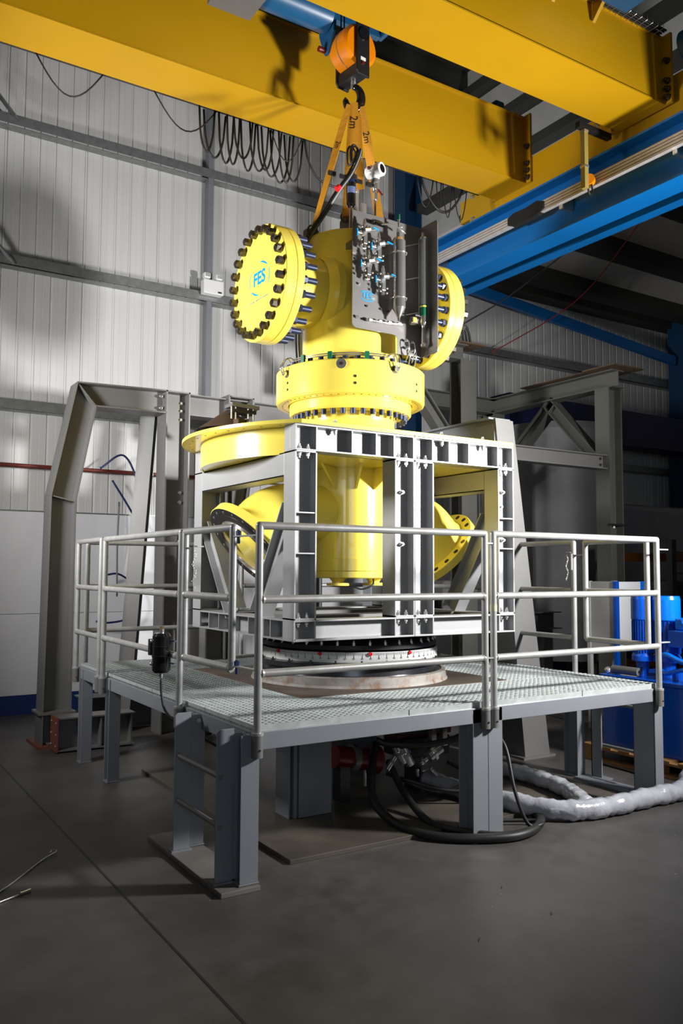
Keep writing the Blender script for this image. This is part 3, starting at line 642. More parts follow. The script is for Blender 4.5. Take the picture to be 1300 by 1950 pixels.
def hbeam(x0, x1, y0, y1, z0, z1, stif, n='top_beam'):
    """beam along X, flanges up/down, channel open to the front"""
    b = MB(); b.box(x0, x1, y0, y1, z0, z0+0.011); b.box(x0, x1, y0, y1, z1-0.011, z1); ym = (y0+y1)/2; b.box(x0, x1, ym-0.004, ym+0.004, z0+0.011, z1-0.011)
    o = b.build(n, PRIM, t, 0.0015)
    for x in stif: MB().box(x-0.005, x+0.005, y0+0.001, y1-0.001, z0+0.011, z1-0.011).build('stiffener', PRIM, o)
st = [at(px, 860, Y=FY0).x for px in (603, 671, 717, 751)]
hbeam(FX0, 3.497, FY0, FY0+HD, ZD, ZE, [FX0+0.006]+st+[3.491])
hbeam(3.50, FX1, FY0, FY0+HD, ZD, ZE, [3.506]+[at(px, 870, Y=FY0).x for px in (824, 855.5, 893, 948)]+[FX1-0.006])
hbeam(FX0, FX1, FY1-HD, FY1, ZD, ZE, [FX0+0.006, 3.49, FX1-0.006])
hbeam(FX0, 3.497, FY0, FY0+HD, ZA, ZC, [FX0+0.006, 2.706, 3.335, 3.491], 'base_beam')
hbeam(3.50, FX1, FY0, FY0+HD, ZA, ZC, [3.506, 3.66, 4.278, FX1-0.006], 'base_beam')
hbeam(FX0, FX1, FY1-HD, FY1, ZA, ZC, [FX0+0.006, 3.49, FX1-0.006], 'base_beam')
MB().bar((2.56, FY0+0.0, 1.18), (3.2, FY0+0.0, 1.18), 0.006, 0.01).build('weld_bead', PRIM, t)
def sbeam(x0, x1, z0, z1, stif, n, xr):
    """beam along Y on the frame sides, channel open to the side"""
    y0, y1 = FY0+HD, FY1-HD; xm = (x0+x1)/2; b = MB(); b.box(x0, x1, y0, y1, z0, z0+0.011); b.box(x0, x1, y0, y1, z1-0.011, z1); b.box(xm-0.004, xm+0.004, y0, y1, z0+0.011, z1-0.011)
    o = b.build(n, PRIM, t, 0.0015)
    for y in stif: MB().box(x0+0.001, x1-0.001, y-0.005, y+0.005, z0+0.011, z1-0.011).build('stiffener', PRIM, o)
for x0, x1, nm in ((FX0, FX0+0.16, 'L'), (FX1-0.16, FX1, 'R')):
    sbeam(x0, x1, ZA, ZC, (4.92, 5.02, 5.25, 5.55, 5.75, 5.93), 'base_beam', 0)
    b = MB(); b.box(x0, x0+0.012, FY0+HD, FY1-HD, 2.225, ZD-0.002); b.box(x1-0.012, x1, FY0+HD, FY1-HD, 2.225, ZD-0.002); b.box(x0, x1, FY0+HD, FY1-HD, 2.225, 2.235); b.box(x0, x1, FY0+HD, FY1-HD, ZD-0.012, ZD-0.002)
    b.build('side_beam', PRIM, t, 0.0015)
    # raking braces (tapered channels)
    for (ya, za, yb, zb_) in ((4.76, 2.02, 5.22, ZC), (6.10, 1.95, 5.62, ZC)):
        d = V((0, yb-ya, zb_-za)).normalized(); nrm = V((0, -d.z, d.y)); b = MB()
        wd = 0.085
        b.bar((x0+0.08, ya, za), (x0+0.08, yb, zb_), 0.008, 0.14, nrm); b.bar((x0+0.08, ya, za), (x0+0.08, yb, zb_), 0.11, 0.009, nrm, (0, 0.07)); b.bar((x0+0.08, ya, za), (x0+0.08, yb, zb_), 0.11, 0.009, nrm, (0, -0.07))
        b.build('raking_brace', PRIM, t)
for z in (1.98, 1.72): plate_h(cols[0][0]+0.012, cols[0][1]-0.012, FY0+0.003, FY0+0.07, z)
for z in (2.005, 1.78): plate_h(cols[3][0]+0.012, cols[3][1]-0.012, FY0+0.003, FY0+0.07, z)
bm = bolt_mesh('frame_bolt', 0.013, 0.02, 0.014, 0.007, ZINC)
for x0, x1 in cols:
    for x in (x0+0.05, x1-0.05):
        for z, d in ((ZC-0.011, -1), (ZC+0.012, 1), (ZD-0.012, -1), (ZD+0.011, 1)): inst('frame_bolt', bm, frame((x, FY0+0.035, z), (0, 0, d)), t)
bm2 = bolt_mesh('web_bolt', 0.014, 0.02, 0.012, 0.008, ZINC)
for x, z in ((3.41, 2.16), (3.41, 1.80), (4.35, 2.21), (4.33, 2.10), (4.35, 1.85)): inst('web_bolt', bm2, frame((x+0.02, FY0+0.07, z), (0, -1, 0)), t)
# turntable top plate inside the frame
MB().box(2.72, 4.26, 4.76, 6.09, 1.17, 1.20).build('floor_plate', BLKM, t)
for y in (5.1, 5.7): MB().box(2.72, 4.26, y, y+0.16, 1.20, 1.30).build('cross_beam', PRIM2, t)
MB().box(2.6, 2.72, 4.80, 4.95, 1.30, 1.325).build('packer', PRIM2, t)

# ================================================================ YELLOW SWIVEL
SW = thing('pipe_swivel', 'large bright yellow piping swivel with bolted flanges, held in the test frame', 'pipe swivel', (CX, CY, 1.5)); t = SW
C0 = (CX, CY, 0)
MB().lathe([(0.36, 3.13), (0.375, 3.14), (0.375, 4.155), (0.365, 4.17), (0, 4.17)], C0, n=96).build('upper_body', YEL, t)
# main swivel ring with lip
MB().lathe([(0.30, 3.13), (0.568, 3.13), (0.577, 3.121), (0.577, 2.900), (0.571, 2.892), (0.571, 2.886), (0.560, 2.880), (0.485, 2.880), (0.482, 2.90)], C0, n=128).build('swivel_ring', YEL, t)
MB().lathe([(0.36, 2.83), (0.468, 2.805), (0.473, 2.812), (0.473, 2.90), (0.485, 2.905)], C0, n=96).build('lower_collar', YEL, t)
MB().lathe([(0.36, 2.795), (0.462, 2.797), (0.468, 2.806)], C0, n=96).build('collar_face', YEL, t)
MB().lathe([(0.350, 2.80), (0.345, 2.74), (0.347, 2.70), (0.356, 2.655), (0.372, 2.63), (0.375, 2.575)], C0, n=96).build('neck', YEL, t)
cap = MB(); cap.cyl((0, 0, 0), (0, 0, 0.042), 0.0195, n=14); cap.cyl((0, 0, 0.042), (0, 0, 0.0425), 0.008, n=6); capm = cap.mesh('cap_screw', BOLT)
for k in range(36):
    a = 2*PI*k/36; u = V((math.cos(a), math.sin(a), 0)); inst('cap_screw', capm, frame(V((CX, CY, 2.80))+u*0.425, (0, 0, -1)), t)
for k in range(34):
    a = 2*PI*k/34; u = V((math.cos(a), math.sin(a), 0)); inst('cap_screw', capm, frame(V((CX, CY, 3.13))+u*0.50, (0, 0, 1)), t)
for k in range(34):
    a = 2*PI*(k+0.5)/34; u = V((math.cos(a), math.sin(a), 0)); inst('cap_screw', capm, frame(V((CX, CY, 3.13))+u*0.425, (0, 0, 1)), t)
hb = MB().cyl((0, 0, 0), (0, 0, 0.0008), 0.007, n=10).mesh('bolt_hole', BROWN)
for k in range(60):
    a = 2*PI*k/60; u = V((math.cos(a), math.sin(a), 0)); inst('bolt_hole', hb, frame(V((CX, CY, 2.8795))+u*0.527, (0, 0, -1)), t)
def ringdir(px, R, zc=3.0):
    A = math.asin(((px-665)/1588*(6.4-R*0.85))/R); return V((-0.54, -0.842, 0))*math.cos(A)+V((0.842, -0.54, 0))*math.sin(A)
u = ringdir(647, 0.577); p = V((CX, CY, 3.09))+u*0.577
pg = MB().cyl(p-u*0.01, p+u*0.006, 0.037, n=28).build('inspection_plug', POL, t); MB().cyl(p+u*0.006, p+u*0.008, 0.012, n=12).build('plug_centre', NUT, pg)
for px in (540, 674, 797):
    u = ringdir(px, 0.577)
    for z in (3.0, 2.95):
        p = V((CX, CY, z))+u*0.577; MB().cyl(p-u*0.005, p+u*0.002, 0.010, n=14).build('grease_port', NUT, t)
# nozzles, flanges, studs
stud = MB(); stud.hexn((0, 0, 0), (0, 0, 0.048), 0.031); stud.cyl((0, 0, 0.048), (0, 0, 0.056), 0.021, 0.017, n=12); studf = stud.mesh('stud_nut', NUT)
stud = MB(); stud.hexn((0, 0, 0), (0, 0, 0.035), 0.031); stud.cyl((0, 0, 0.035), (0, 0, 0.115), 0.022, n=12); studb = stud.mesh('stud_end', BOLT)
NZ = 3.72
for s in (-1, 1):
    o = V((CX, CY, NZ)); ax_ = (s, 0, 0)
    MB().lathe([(0.27, 0.25), (0.27, 0.60), (0.275, 0.61), (0.285, 0.655)], o, ax_, n=72).build('nozzle', YEL, t)
    MB().lathe([(0.275, 0.362), (0.30, 0.33), (0.32, 0.30), (0.33, 0.25)], o, ax_, n=72).build('nozzle_weld', YEL, t)
    MB().lathe([(0.27, 0.655), (0.425, 0.655), (0.430, 0.660), (0.430, 0.712), (0.426, 0.715)], o, ax_, n=96).build('nozzle_flange', YEL, t)
    MB().lathe([(0.424, 0.715), (0.430, 0.720), (0.430, 0.800), (0.424, 0.806), (0, 0.806)], o, ax_, n=96).build('blind_flange', YEL, t)
    for k in range(24):
        a = 2*PI*(k+0.5)/24; q = o+V((0, math.cos(a), math.sin(a)))*0.383
        inst('stud_nut', studf, frame(q+V((s*0.806, 0, 0)), (s, 0, 0), (0, math.cos(a), math.sin(a))), t)
        inst('stud_end', studb, frame(q+V((s*0.655, 0, 0)), (-s, 0, 0), (0, math.cos(a), math.sin(a))), t)
# logo on the left blind flange
fx = CX-0.8066; ey = V((0, 0, 1)); ex = V((0, -1, 0))
lg = V((fx, CY-0.01, NZ+0.035))
text('flange_lettering', 'FES', CYAN, lg, ex, ey, 0.135, t, 0.0006, 1.0, off=0.004)
b = MB()
def arc(b, c, ra, rb, a0, a1, th, n=20):
    P_ = []
    for i in range(n+1):
        a = math.radians(a0+(a1-a0)*i/n); e = th*(math.sin(PI*i/n)**0.5+0.15)
        P_.append((math.cos(a)*ra, math.sin(a)*rb, math.cos(a)*(ra-e), math.sin(a)*(rb-e)))
    vs = []
    for x, y, x2, y2 in P_: vs += [c+ex*x+ey*y+V((-0.0006, 0, 0)), c+ex*x2+ey*y2+V((-0.0006, 0, 0))]
    b.add(vs, [(2*i, 2*i+1, 2*i+3, 2*i+2) for i in range(n)])
arc(b, lg, 0.155, 0.125, 35, 85, 0.012); arc(b, lg, 0.155, 0.125, 215, 265, 0.012); arc(b, lg, 0.165, 0.13, 140, 200, 0.008); arc(b, lg, 0.165, 0.13, -40, 20, 0.008)
b.build('oval_logo_band', CYAN, t)
text('flange_lettering', 'Flexible Engineered Solutions', LOGOG, lg+V((0, 0, -0.155)), ex, ey, 0.026, t, 0.0004)
# mounting plate: disc with front chord, and skirt below it
def chord_ring(r, yc, n=120):
    """angles where the circle about CX,CYp stays behind y = yc"""
    s_ = (yc-CYP)/r; a = math.asin(max(-1, min(1, s_))); return a, PI-a
CYP = 5.45; RP = 1.27
a0, a1 = chord_ring(RP, 4.565)
poly = [(CX-0.0+RP*math.cos(a0+(a1-a0)*i/110), CYP+RP*math.sin(a0+(a1-a0)*i/110)) for i in range(111)]
MB().prism(poly, (0, 0, ZE+0.001), (1, 0, 0), (0, 1, 0), (0, 0, 0.026)).build('mounting_plate', YEL, t, 0.003)
RS = 1.13; a0, a1 = chord_ring(RS, 4.70)
MB().lathe([(RS, ZE+0.001), (RS, 2.372), (RS-0.016, 2.372), (RS-0.016, ZE+0.001)], (CX, CYP, 0), n=110, a0=a0, a1=a1).build('plate_skirt', YEL, t)
poly = [(CX+(RS-0.02)*math.cos(a0+(a1-a0)*i/90), CYP+(RS-0.02)*math.sin(a0+(a1-a0)*i/90)) for i in range(91)]
MB().prism(poly, (0, 0, 2.380), (1, 0, 0), (0, 1, 0), (0, 0, 0.010)).build('skirt_floor', YEL, t)
for k in range(40):
    a = a0-0.03+(a1-a0+0.06)*k/39; inst('bolt_hole', hb, frame(V((CX+1.21*math.cos(a), CYP+1.21*math.sin(a), ZE+0.0005)), (0, 0, -1)), t)
bm = bolt_mesh('plate_bolt', 0.014, 0.022, 0.01, 0.008, ZINC)
for px in (635, 837, 915, 470+20):
    q = at(px, 815, Y=4.66)
    if px > 600: inst('plate_bolt', bm, frame((q.x, 4.64, ZE+0.027), (0, 0, 1)), t); inst('plate_bolt', bm, frame((q.x, 4.64, ZE-0.011), (0, 0, -1)), t)
# lower body with steps
MB().lathe([(0.30, 2.55), (0.29, 2.50), (0.29, 1.705), (0.294, 1.70), (0.294, 1.615), (0.285, 1.61), (0.285, 1.565), (0.275, 1.558), (0, 1.558)], C0, n=96).build('lower_body', YEL, t)
for k in range(12):
    a = math.radians(-122+k*30+8); u = V((math.cos(a), math.sin(a), 0)); v_ = V((-u.y, u.x, 0))
    MB().prism([(0.28, 2.38), (0.28, 2.22), (0.305, 2.22), (0.56, 2.38)], V((CX, CY, 0))-v_*0.01, u, (0, 0, 1), v_*0.02).build('gusset', YEL, t, 0.003)
# outlet elbows
for s in (-1, 1):
    end = V((CX+s*0.865, CY, 1.765)); dn = V((s*0.75, 0, -0.66)).normalized()
    p1 = end-dn*0.12
    pts = smooth_path([V((CX+s*0.12, CY, 2.05)), V((CX+s*0.30, CY, 2.05)), V((CX+s*0.50, CY, 2.035)), V((CX+s*0.67, CY, 1.965)), p1, end-dn*0.03], 5)
    MB().tube(pts, [0.185+0.10*min(1, i/(len(pts)-4)) for i in range(len(pts))], n=48).build('outlet_elbow', YEL, t)
    a_ = math.radians(-122)
    MB().tube([V((CX+s*math.sqrt(0.29**2-(0.196*math.cos(q_))**2), CY+0.196*math.cos(q_), 2.05+0.196*math.sin(q_))) for q_ in [2*PI*i/48 for i in range(48)]], 0.009, n=8, closed=True).build('weld_seam', YEL, t)
    MB().lathe([(0.26, -0.068), (0.372, -0.068), (0.376, -0.064), (0.376, -0.004), (0.372, 0.0)], end, dn, n=80).build('outlet_flange', YEL, t)
    MB().lathe([(0.372, 0), (0.31, 0.0), (0.31, 0.004), (0.262, 0.004), (0.262, -0.06), (0.235, -0.10), (0.235, -0.20), (0, -0.20)], end, dn, n=80).build('flange_face', mat('dark_machined_face', (0.055, 0.052, 0.05), 0.35, metal=0.6, var=0.1), t)
    MB().lathe([(0.235, -0.015), (0.25, 0.02), (0.258, 0.006), (0.262, 0.003)], end, dn, n=64).build('seal_ring', POL, t)
    MB().lathe([(0.234, -0.10), (0.234, 0.0), (0.236, 0.01)], end, dn, n=64).build('bore_liner', POL, t)
    e1 = V((0, 1, 0)); e2 = dn.cross(e1)
    hole = MB().cyl((0, 0, 0), (0, 0, 0.0012), 0.021, n=14).mesh('flange_hole', BLACK)
    holew = MB().cyl((0, 0, 0), (0, 0, 0.002), 0.009, n=10).mesh('flange_hole', ZINC)
    for k in range(20):
        a = 2*PI*(k+0.5)/20; q = end+(e1*math.cos(a)+e2*math.sin(a))*0.338
        inst('flange_hole', hole, frame(q-dn*0.068, -dn), t); inst('flange_hole', holew if s < 0 else hole, frame(q, dn), t)
# drain stubs
for dx in (-0.155, 0.17):
    p = V((CX+dx, CY-0.08, 0)); MB().lathe([(0.065, 1.558), (0.045, 1.535), (0.045, 1.525), (0.085, 1.523), (0.085, 1.503), (0, 1.503)], p, n=32).build('drain_flange', YEL, t)
tag(MB().tube(smooth_path([(3.53, 5.15, 1.56), (3.50, 5.12, 1.51), (3.42, 5.14, 1.48), (3.36, 5.16, 1.50)]), 0.007, n=6).build('cable', BLACK), 'thin black cable under the yellow body between its two drain flanges', 'cable')
# lube line with brackets round the ring top
pts = []
for k in range(25):
    px = 553+(752-553)*k/24; u = ringdir(px, 0.535); pts.append(V((CX, CY, 3.165))+u*0.535)
for dz in (0, 0.014): MB().tube([p+V((0, 0, dz)) for p in pts], 0.005, n=6).build('lubrication_pipe', POL, t)
for px in (571, 625, 697):
    u = ringdir(px, 0.55); MB().bar(V((CX, CY, 3.13))+u*0.545, V((CX, CY, 3.19))+u*0.545, 0.03, 0.02, u).build('pipe_clamp', GREEN, t)
for px in (538, 752):
    u = ringdir(px, 0.577); p = V((CX, CY, 3.07))+u*0.577; r_ = V((-u.y, u.x, 0))
    MB().cyl(p-u*0.01, p+u*0.004, 0.030, n=20).build('port_recess', BROWN, t)
    MB().hexn(p+u*0.003, p+u*0.03, 0.020).build('pipe_union', CHROME, t)
    for dy in (-0.014, 0.014): MB().tube(smooth_path([p+u*0.03+r_*dy, p+u*0.045+r_*dy+V((0, 0, 0.05)), p+u*0.02+r_*dy+V((0, 0, 0.10)), p-u*0.02+r_*dy+V((0, 0, 0.12)), p-u*0.05+r_*dy*2+V((0, 0, 0.10))]), 0.005, n=6).build('bent_pipe', CHROME, t)
# lifting lugs and top nozzle
for x, y, h in ((3.40, 5.33, 0.22), (3.12, 5.41, 0.07), (3.80, 5.40, 0.12)):
    MB().prism([(-0.06, 0), (0.06, 0), (0.06, h*0.7), (0.03, h), (-0.03, h), (-0.06, h*0.7)], (x, y, 4.17), (0.85, -0.53, 0), (0, 0, 1), (0.016, 0.025, 0)).build('lifting_lug', STAIN, t, 0.003)
MB().cyl((3.50, 5.40, 4.17), (3.50, 5.40, 4.86), 0.042, n=28).build('vent_pipe', STAIN, t)
for z in (4.40, 4.60): MB().cyl((3.50, 5.40, z), (3.50, 5.40, z+0.025), 0.046, n=28).build('pipe_clamp', POL, t)
MB().cyl((3.60, 5.45, 4.17), (3.60, 5.45, 4.55), 0.05, n=24).build('vent_pipe', STAIN, t)

# ================================================================ INSTRUMENT PANEL
PY = 4.93
def pp(px, py, y=PY): return at(px, py, Y=y)
t = thing('instrument_panel', 'stainless steel panel of needle valves and a gas bottle fixed beside the yellow body', 'instrument panel', (3.6, PY, 3.3)); IP = t
def rnd(poly, idx, r):
    out = []
    for i, p in enumerate(poly):
        if i in idx:
            p = V((p[0], p[1])); a = V(poly[i-1])-p; b_ = V(poly[(i+1) % len(poly)])-p
            a0_ = p+a.normalized()*r; b0_ = p+b_.normalized()*r
            for k in range(6):
                u_ = k/5; out.append(tuple(a0_*(1-u_)**2+p*2*u_*(1-u_)+b0_*u_*u_))
        else: out.append(tuple(p))
    return out
x0, x1 = 3.19, pp(801, 500).x
zt = 4.225; zb1 = 3.36
xm = pp(757, 640).x; zb2 = pp(798, 681).z
poly = rnd([(x0, zb1), (xm, zb1), (xm, zb2), (x1, zb2), (x1, zt), (x0, zt)], (0, 1), 0.045)
MB().prism(poly, (0, PY, 0), (1, 0, 0), (0, 0, 1), (0, 0.006, 0)).build('panel_plate', STAIN, t)
poly = rnd([(0, zb2), (0, zt), (0.20, zt), (0.20, zb2)], (3, 2), 0.03)
MB().prism([(-a, z) for a, z in poly], (x1, PY, 0), (0, 1, 0), (0, 0, 1), (0.006, 0, 0)).build('side_return', STAIN, t)
MB().box(3.25, 3.35, PY+0.006, 5.12, 4.0, 4.05).build('panel_bracket', STAIN, t); MB().box(3.45, 3.5, PY+0.006, 5.06, 3.5, 3.55).build('panel_bracket', STAIN, t)
def manifold(px, py, k):
    """block-and-bleed valve: body, two blue handles, fittings"""
    c = pp(px, py, PY-0.055); m = MB()
    m.bar(c+V((0, 0, 0.07)), c+V((0, 0, -0.07)), 0.03, 0.03, (1, 0, 0)); m.cyl(c+V((0, 0.055, 0.05)), c+V((0, 0, 0.05)), 0.012, n=10); m.cyl(c+V((0, 0.055, -0.04)), c+V((0, 0, -0.04)), 0.012, n=10)
    m.hexn(c+V((0, 0, 0.07)), c+V((0, 0, 0.095)), 0.014); m.cyl(c+V((0, 0, 0.095)), c+V((0, 0, 0.115)), 0.009, n=10); m.hexn(c+V((0, 0, -0.07)), c+V((0, 0, -0.1)), 0.014)
    vb = m.build('valve', POL, t, 0.002)
    m = MB(); m.hexn(c, c+V((-0.03, -0.01, 0)), 0.018); m.cyl(c+V((-0.03, -0.01, 0)), c+V((-0.07, -0.015, 0)), 0.008, n=10); m.hexn(c+V((0.0, -0.01, 0.03)), c+V((0.035, -0.03, 0.035)), 0.018); m.cyl(c+V((0.03, -0.03, 0.035)), c+V((0.06, -0.045, 0.04)), 0.008, n=10)
    m.build('valve_stem', CHROME, vb)
    MB().bar(c+V((-0.072, -0.015, -0.026)), c+V((-0.072, -0.015, 0.026)), 0.012, 0.006, (1, 0, 0)).build('handle', LBLU, vb)
    MB().bar(c+V((0.04, -0.05, 0.046)), c+V((0.095, -0.04, 0.040)), 0.010, 0.006).build('handle', LBLU, vb)
    m = MB()
    for q in ((-0.035, -0.045), (-0.03, -0.08), (0.03, -0.05), (0.028, -0.085), (0.035, 0.06), (-0.03, 0.05)): m.ball(c+V((q[0], -0.01, q[1])), 0.009, 8)
    m.build('fitting', ZINC, vb)
for px, py in ((694, 447), (721, 474), (701, 506), (729, 536)): manifold(px, py, 0)
# gas bottle
bx = pp(759, 520, PY-0.08); r = 0.05; zt_, zb_ = pp(759, 452, PY-0.075).z, pp(759, 611, PY-0.075).z
MB().lathe([(0.010, zb_), (0.010, zb_+0.02), (0.016, zb_+0.03), (r, zb_+0.095), (r, zt_-0.035), (r*0.8, zt_-0.012), (0.018, zt_), (0.018, zt_+0.03), (0.0, zt_+0.03)], (bx.x, bx.y, 0), n=36).build('gas_bottle', POL, t)
for py in (484, 570):
    z = pp(759, py, PY-0.075).z
    MB().tube([(bx.x-0.065, PY, z-0.005), (bx.x-0.058, bx.y-0.02, z), (bx.x-0.04, bx.y-0.045, z+0.003), (bx.x, bx.y-0.055, z+0.005), (bx.x+0.04, bx.y-0.045, z+0.003), (bx.x+0.058, bx.y-0.02, z), (bx.x+0.065, PY, z-0.005)], 0.004, n=6).build('u_clamp', CHROME, t)
m = MB(); c = V((bx.x, bx.y, zt_+0.03)); m.hexn(c, c+V((0, 0, 0.03)), 0.016); m.cyl(c+V((0, 0, 0.03)), c+V((0, 0, 0.10)), 0.008, n=10); m.ball(c+V((0.02, 0, 0.05)), 0.012, 8); m.build('bottle_fitting', CHROME, t)
MB().cyl(c+V((0, 0, 0.10)), c+V((0, 0, 0.14)), 0.011, n=10).build('green_cap', GREEN, t)
MB().tube(smooth_path([c+V((-0.15, 0.02, 0.035)), c+V((-0.10, 0, 0.045)), c+V((-0.04, -0.01, 0.04)), c+V((0.02, -0.01, 0.02)), c+V((0.06, 0.0, 0.01))]), 0.007, n=8).build('crosspipe', CHROME, t)
MB().hexn(c+V((-0.19, 0.03, 0.045)), c+V((-0.12, 0.02, 0.035)), 0.014).build('black_union', BLKGL, t)
# sight gauge tube
gx = pp(806, 520, PY-0.10); z0_, z1_ = pp(806, 600, gx.y).z, pp(806, 456, gx.y).z
MB().cyl((gx.x, gx.y, z0_), (gx.x, gx.y, z1_), 0.026, n=24).build('sight_tube', GLASS, t)
MB().cyl((gx.x, gx.y, z0_+0.01), (gx.x, gx.y, z1_-0.01), 0.010, n=16).build('float_rod', POL, t)
for dx in (-0.033, 0.03): MB().cyl((gx.x+dx, gx.y+0.01, z0_), (gx.x+dx, gx.y+0.01, z1_), 0.004, n=6).build('tie_rod', CHROME, t)
MB().lathe([(0.03, z1_), (0.03, z1_+0.01), (0.018, z1_+0.015), (0.014, z1_+0.05), (0, z1_+0.055)], (gx.x, gx.y, 0), n=24).build('top_fitting', CHROME, t)
MB().cyl((gx.x, gx.y, z0_-0.01), (gx.x, gx.y, z0_+0.075), 0.027, n=24).build('green_ring', GREEN, t)
MB().cyl((gx.x, gx.y, z0_+0.055), (gx.x, gx.y, z0_+0.066), 0.0285, n=24).build('yellow_ring', YEL, t)
MB().lathe([(0, z0_-0.24), (0.024, z0_-0.24), (0.024, z0_-0.225), (0.017, z0_-0.21), (0.014, z0_-0.10), (0.025, z0_-0.06), (0.025, z0_-0.01), (0, z0_-0.01)], (gx.x, gx.y, 0), n=20).build('drain_nozzle', POL, t)
for z in (z0_+0.02, (z0_+z1_)/2, z1_-0.03): MB().bar((gx.x-0.02, gx.y+0.02, z), (gx.x-0.09, PY, z-0.01), 0.012, 0.006).build('gauge_bracket', ZINC, t)
# lower valve line
m = MB(); a = pp(697, 608, PY-0.03); b_ = pp(770, 618, PY-0.04); m.tube(smooth_path([a, (a+b_)/2+V((0, 0, -0.005)), b_]), 0.008, n=8)
for u_ in (0.1, 0.35, 0.6, 0.85): m.hexn(a.lerp(b_, u_)-V((0.012, 0, 0)), a.lerp(b_, u_)+V((0.012, 0, 0)), 0.013)
m.build('lower_pipe', CHROME, t)
c = pp(787, 612, PY-0.05); o = MB().hexn(c+V((-0.03, 0, 0)), c+V((0.05, -0.02, 0)), 0.03).build('ball_valve', POL, t); MB().bar(c+V((-0.03, -0.035, 0.0)), c+V((0.0, -0.035, 0.0)), 0.01, 0.035).build('yellow_tag', YEL, o); MB().bar(c+V((-0.01, -0.04, 0.035)), c+V((0.07, -0.045, 0.03)), 0.012, 0.012).build('handle', CHROME, o)
MB().hexn(pp(678, 604)+V((0, -0.005, 0)), pp(678, 604)+V((0, -0.02, 0)), 0.012).build('panel_stud', POL, t)
for px, py in ((705, 421), (722, 427), (697, 583), (724, 589), (738, 593), (676, 493), (681, 540)):
    c = pp(px, py); MB().hexn(c, c+V((0, -0.012, 0)), 0.008).build('panel_screw', NUT, t)
for px, py in ((770, 650), (781, 654), (772, 664), (783, 668)):
    c = pp(px, py); m = MB(); m.hexn(c+V((0, 0, 0)), c+V((0, -0.03, 0)), 0.011)
    m.tube(smooth_path([c+V((0, -0.03, 0)), c+V((0, -0.05, -0.01)), c+V((0.004, -0.055, -0.06)), c+V((0.01, -0.03, -0.11)), c+V((0.03, 0.02, -0.14))]), 0.004, n=6); m.build('bent_pipe', CHROME, t)
c = pp(699, 564, PY-0.001); b = MB(); ex0 = V((1, 0, 0)); vs = []
for i in range(24):
    a = 2*PI*i/24; vs.append(c+V((math.cos(a)*0.055, -0.0005, math.sin(a)*0.035)))
text('panel_lettering', 'FES', CYAN, c+V((0, -0.001, 0)), (1, 0, 0), (0, 0, 1), 0.055, t, 0.0004, off=0.001)
b = MB()
for ra, rb, z in ((0.062, 0.036, 0), (0.066, 0.04, 0)):
    for a0_, a1_ in ((30, 150), (210, 330)):
        P_ = [(math.radians(a0_+(a1_-a0_)*i/16)) for i in range(17)]; vs = []
        for a in P_: vs += [c+V((math.cos(a)*ra, -0.0008, math.sin(a)*rb)), c+V((math.cos(a)*(ra-0.004), -0.0008, math.sin(a)*(rb-0.004)))]
        b.add(vs, [(2*i, 2*i+1, 2*i+3, 2*i+2) for i in range(16)])
b.build('oval_logo_band', CYAN, t)

# pressure transmitter
t = thing('pressure_transmitter', 'white pressure transmitter head on a valve stem above the panel', 'instrument', (3.58, 5.15, 4.3))
c = at(714, 326, Y=5.15); d = V((0.35, -0.86, 0.05)).normalized()
MB().lathe([(0, -0.075), (0.045, -0.07), (0.052, -0.05), (0.052, -0.02), (0.046, -0.01), (0.046, 0.01), (0.054, 0.02), (0.054, 0.06), (0.048, 0.068)], c, d, 32).build('housing', WHITE, t)
MB().lathe([(0.048, 0.068), (0.034, 0.066), (0, 0.064)], c, d, 32).build('bezel', WHITE, t)
MB().lathe([(0.034, 0.0675), (0, 0.0675)], c, d, 28).build('display_window', BLKGL, t)
MB().lathe([(0.038, -0.02), (0.036, -0.05), (0.030, -0.075)], c, (0, 0, 1), 24).build('neck', WHITE, t)
MB().cyl(c+V((0, 0, -0.07)), c+V((0, 0, -0.10)), 0.034, n=20).build('collar', PRIM2, t)
o = MB().hexn(c+V((0, 0, -0.10)), c+V((0, 0, -0.15)), 0.030).build('sensor_body', CHROME, t)
for a in range(4): MB().cyl(c+V((0.022*math.cos(a*1.57), 0.022*math.sin(a*1.57), -0.10)), c+V((0.022*math.cos(a*1.57), 0.022*math.sin(a*1.57), -0.165)), 0.006, n=6).build('sensor_bolt', ZINC, o)
MB().cyl(c+V((0, 0, -0.15)), (c.x, c.y, 4.17), 0.009, n=10).build('stem', POL, t)
MB().bar(c+V((0.01, -0.02, -0.15)), c+V((0.05, -0.03, -0.19)), 0.012, 0.01).build('red_handle', RED, t); MB().hexn(c+V((0, 0, -0.18)), c+V((0.0, 0, -0.23)), 0.022).build('isolating_valve', CHROME, t)
MB().ball(c+V((-0.06, 0.0, 0.01)), 0.014, 8).build('red_plug', RED, t)
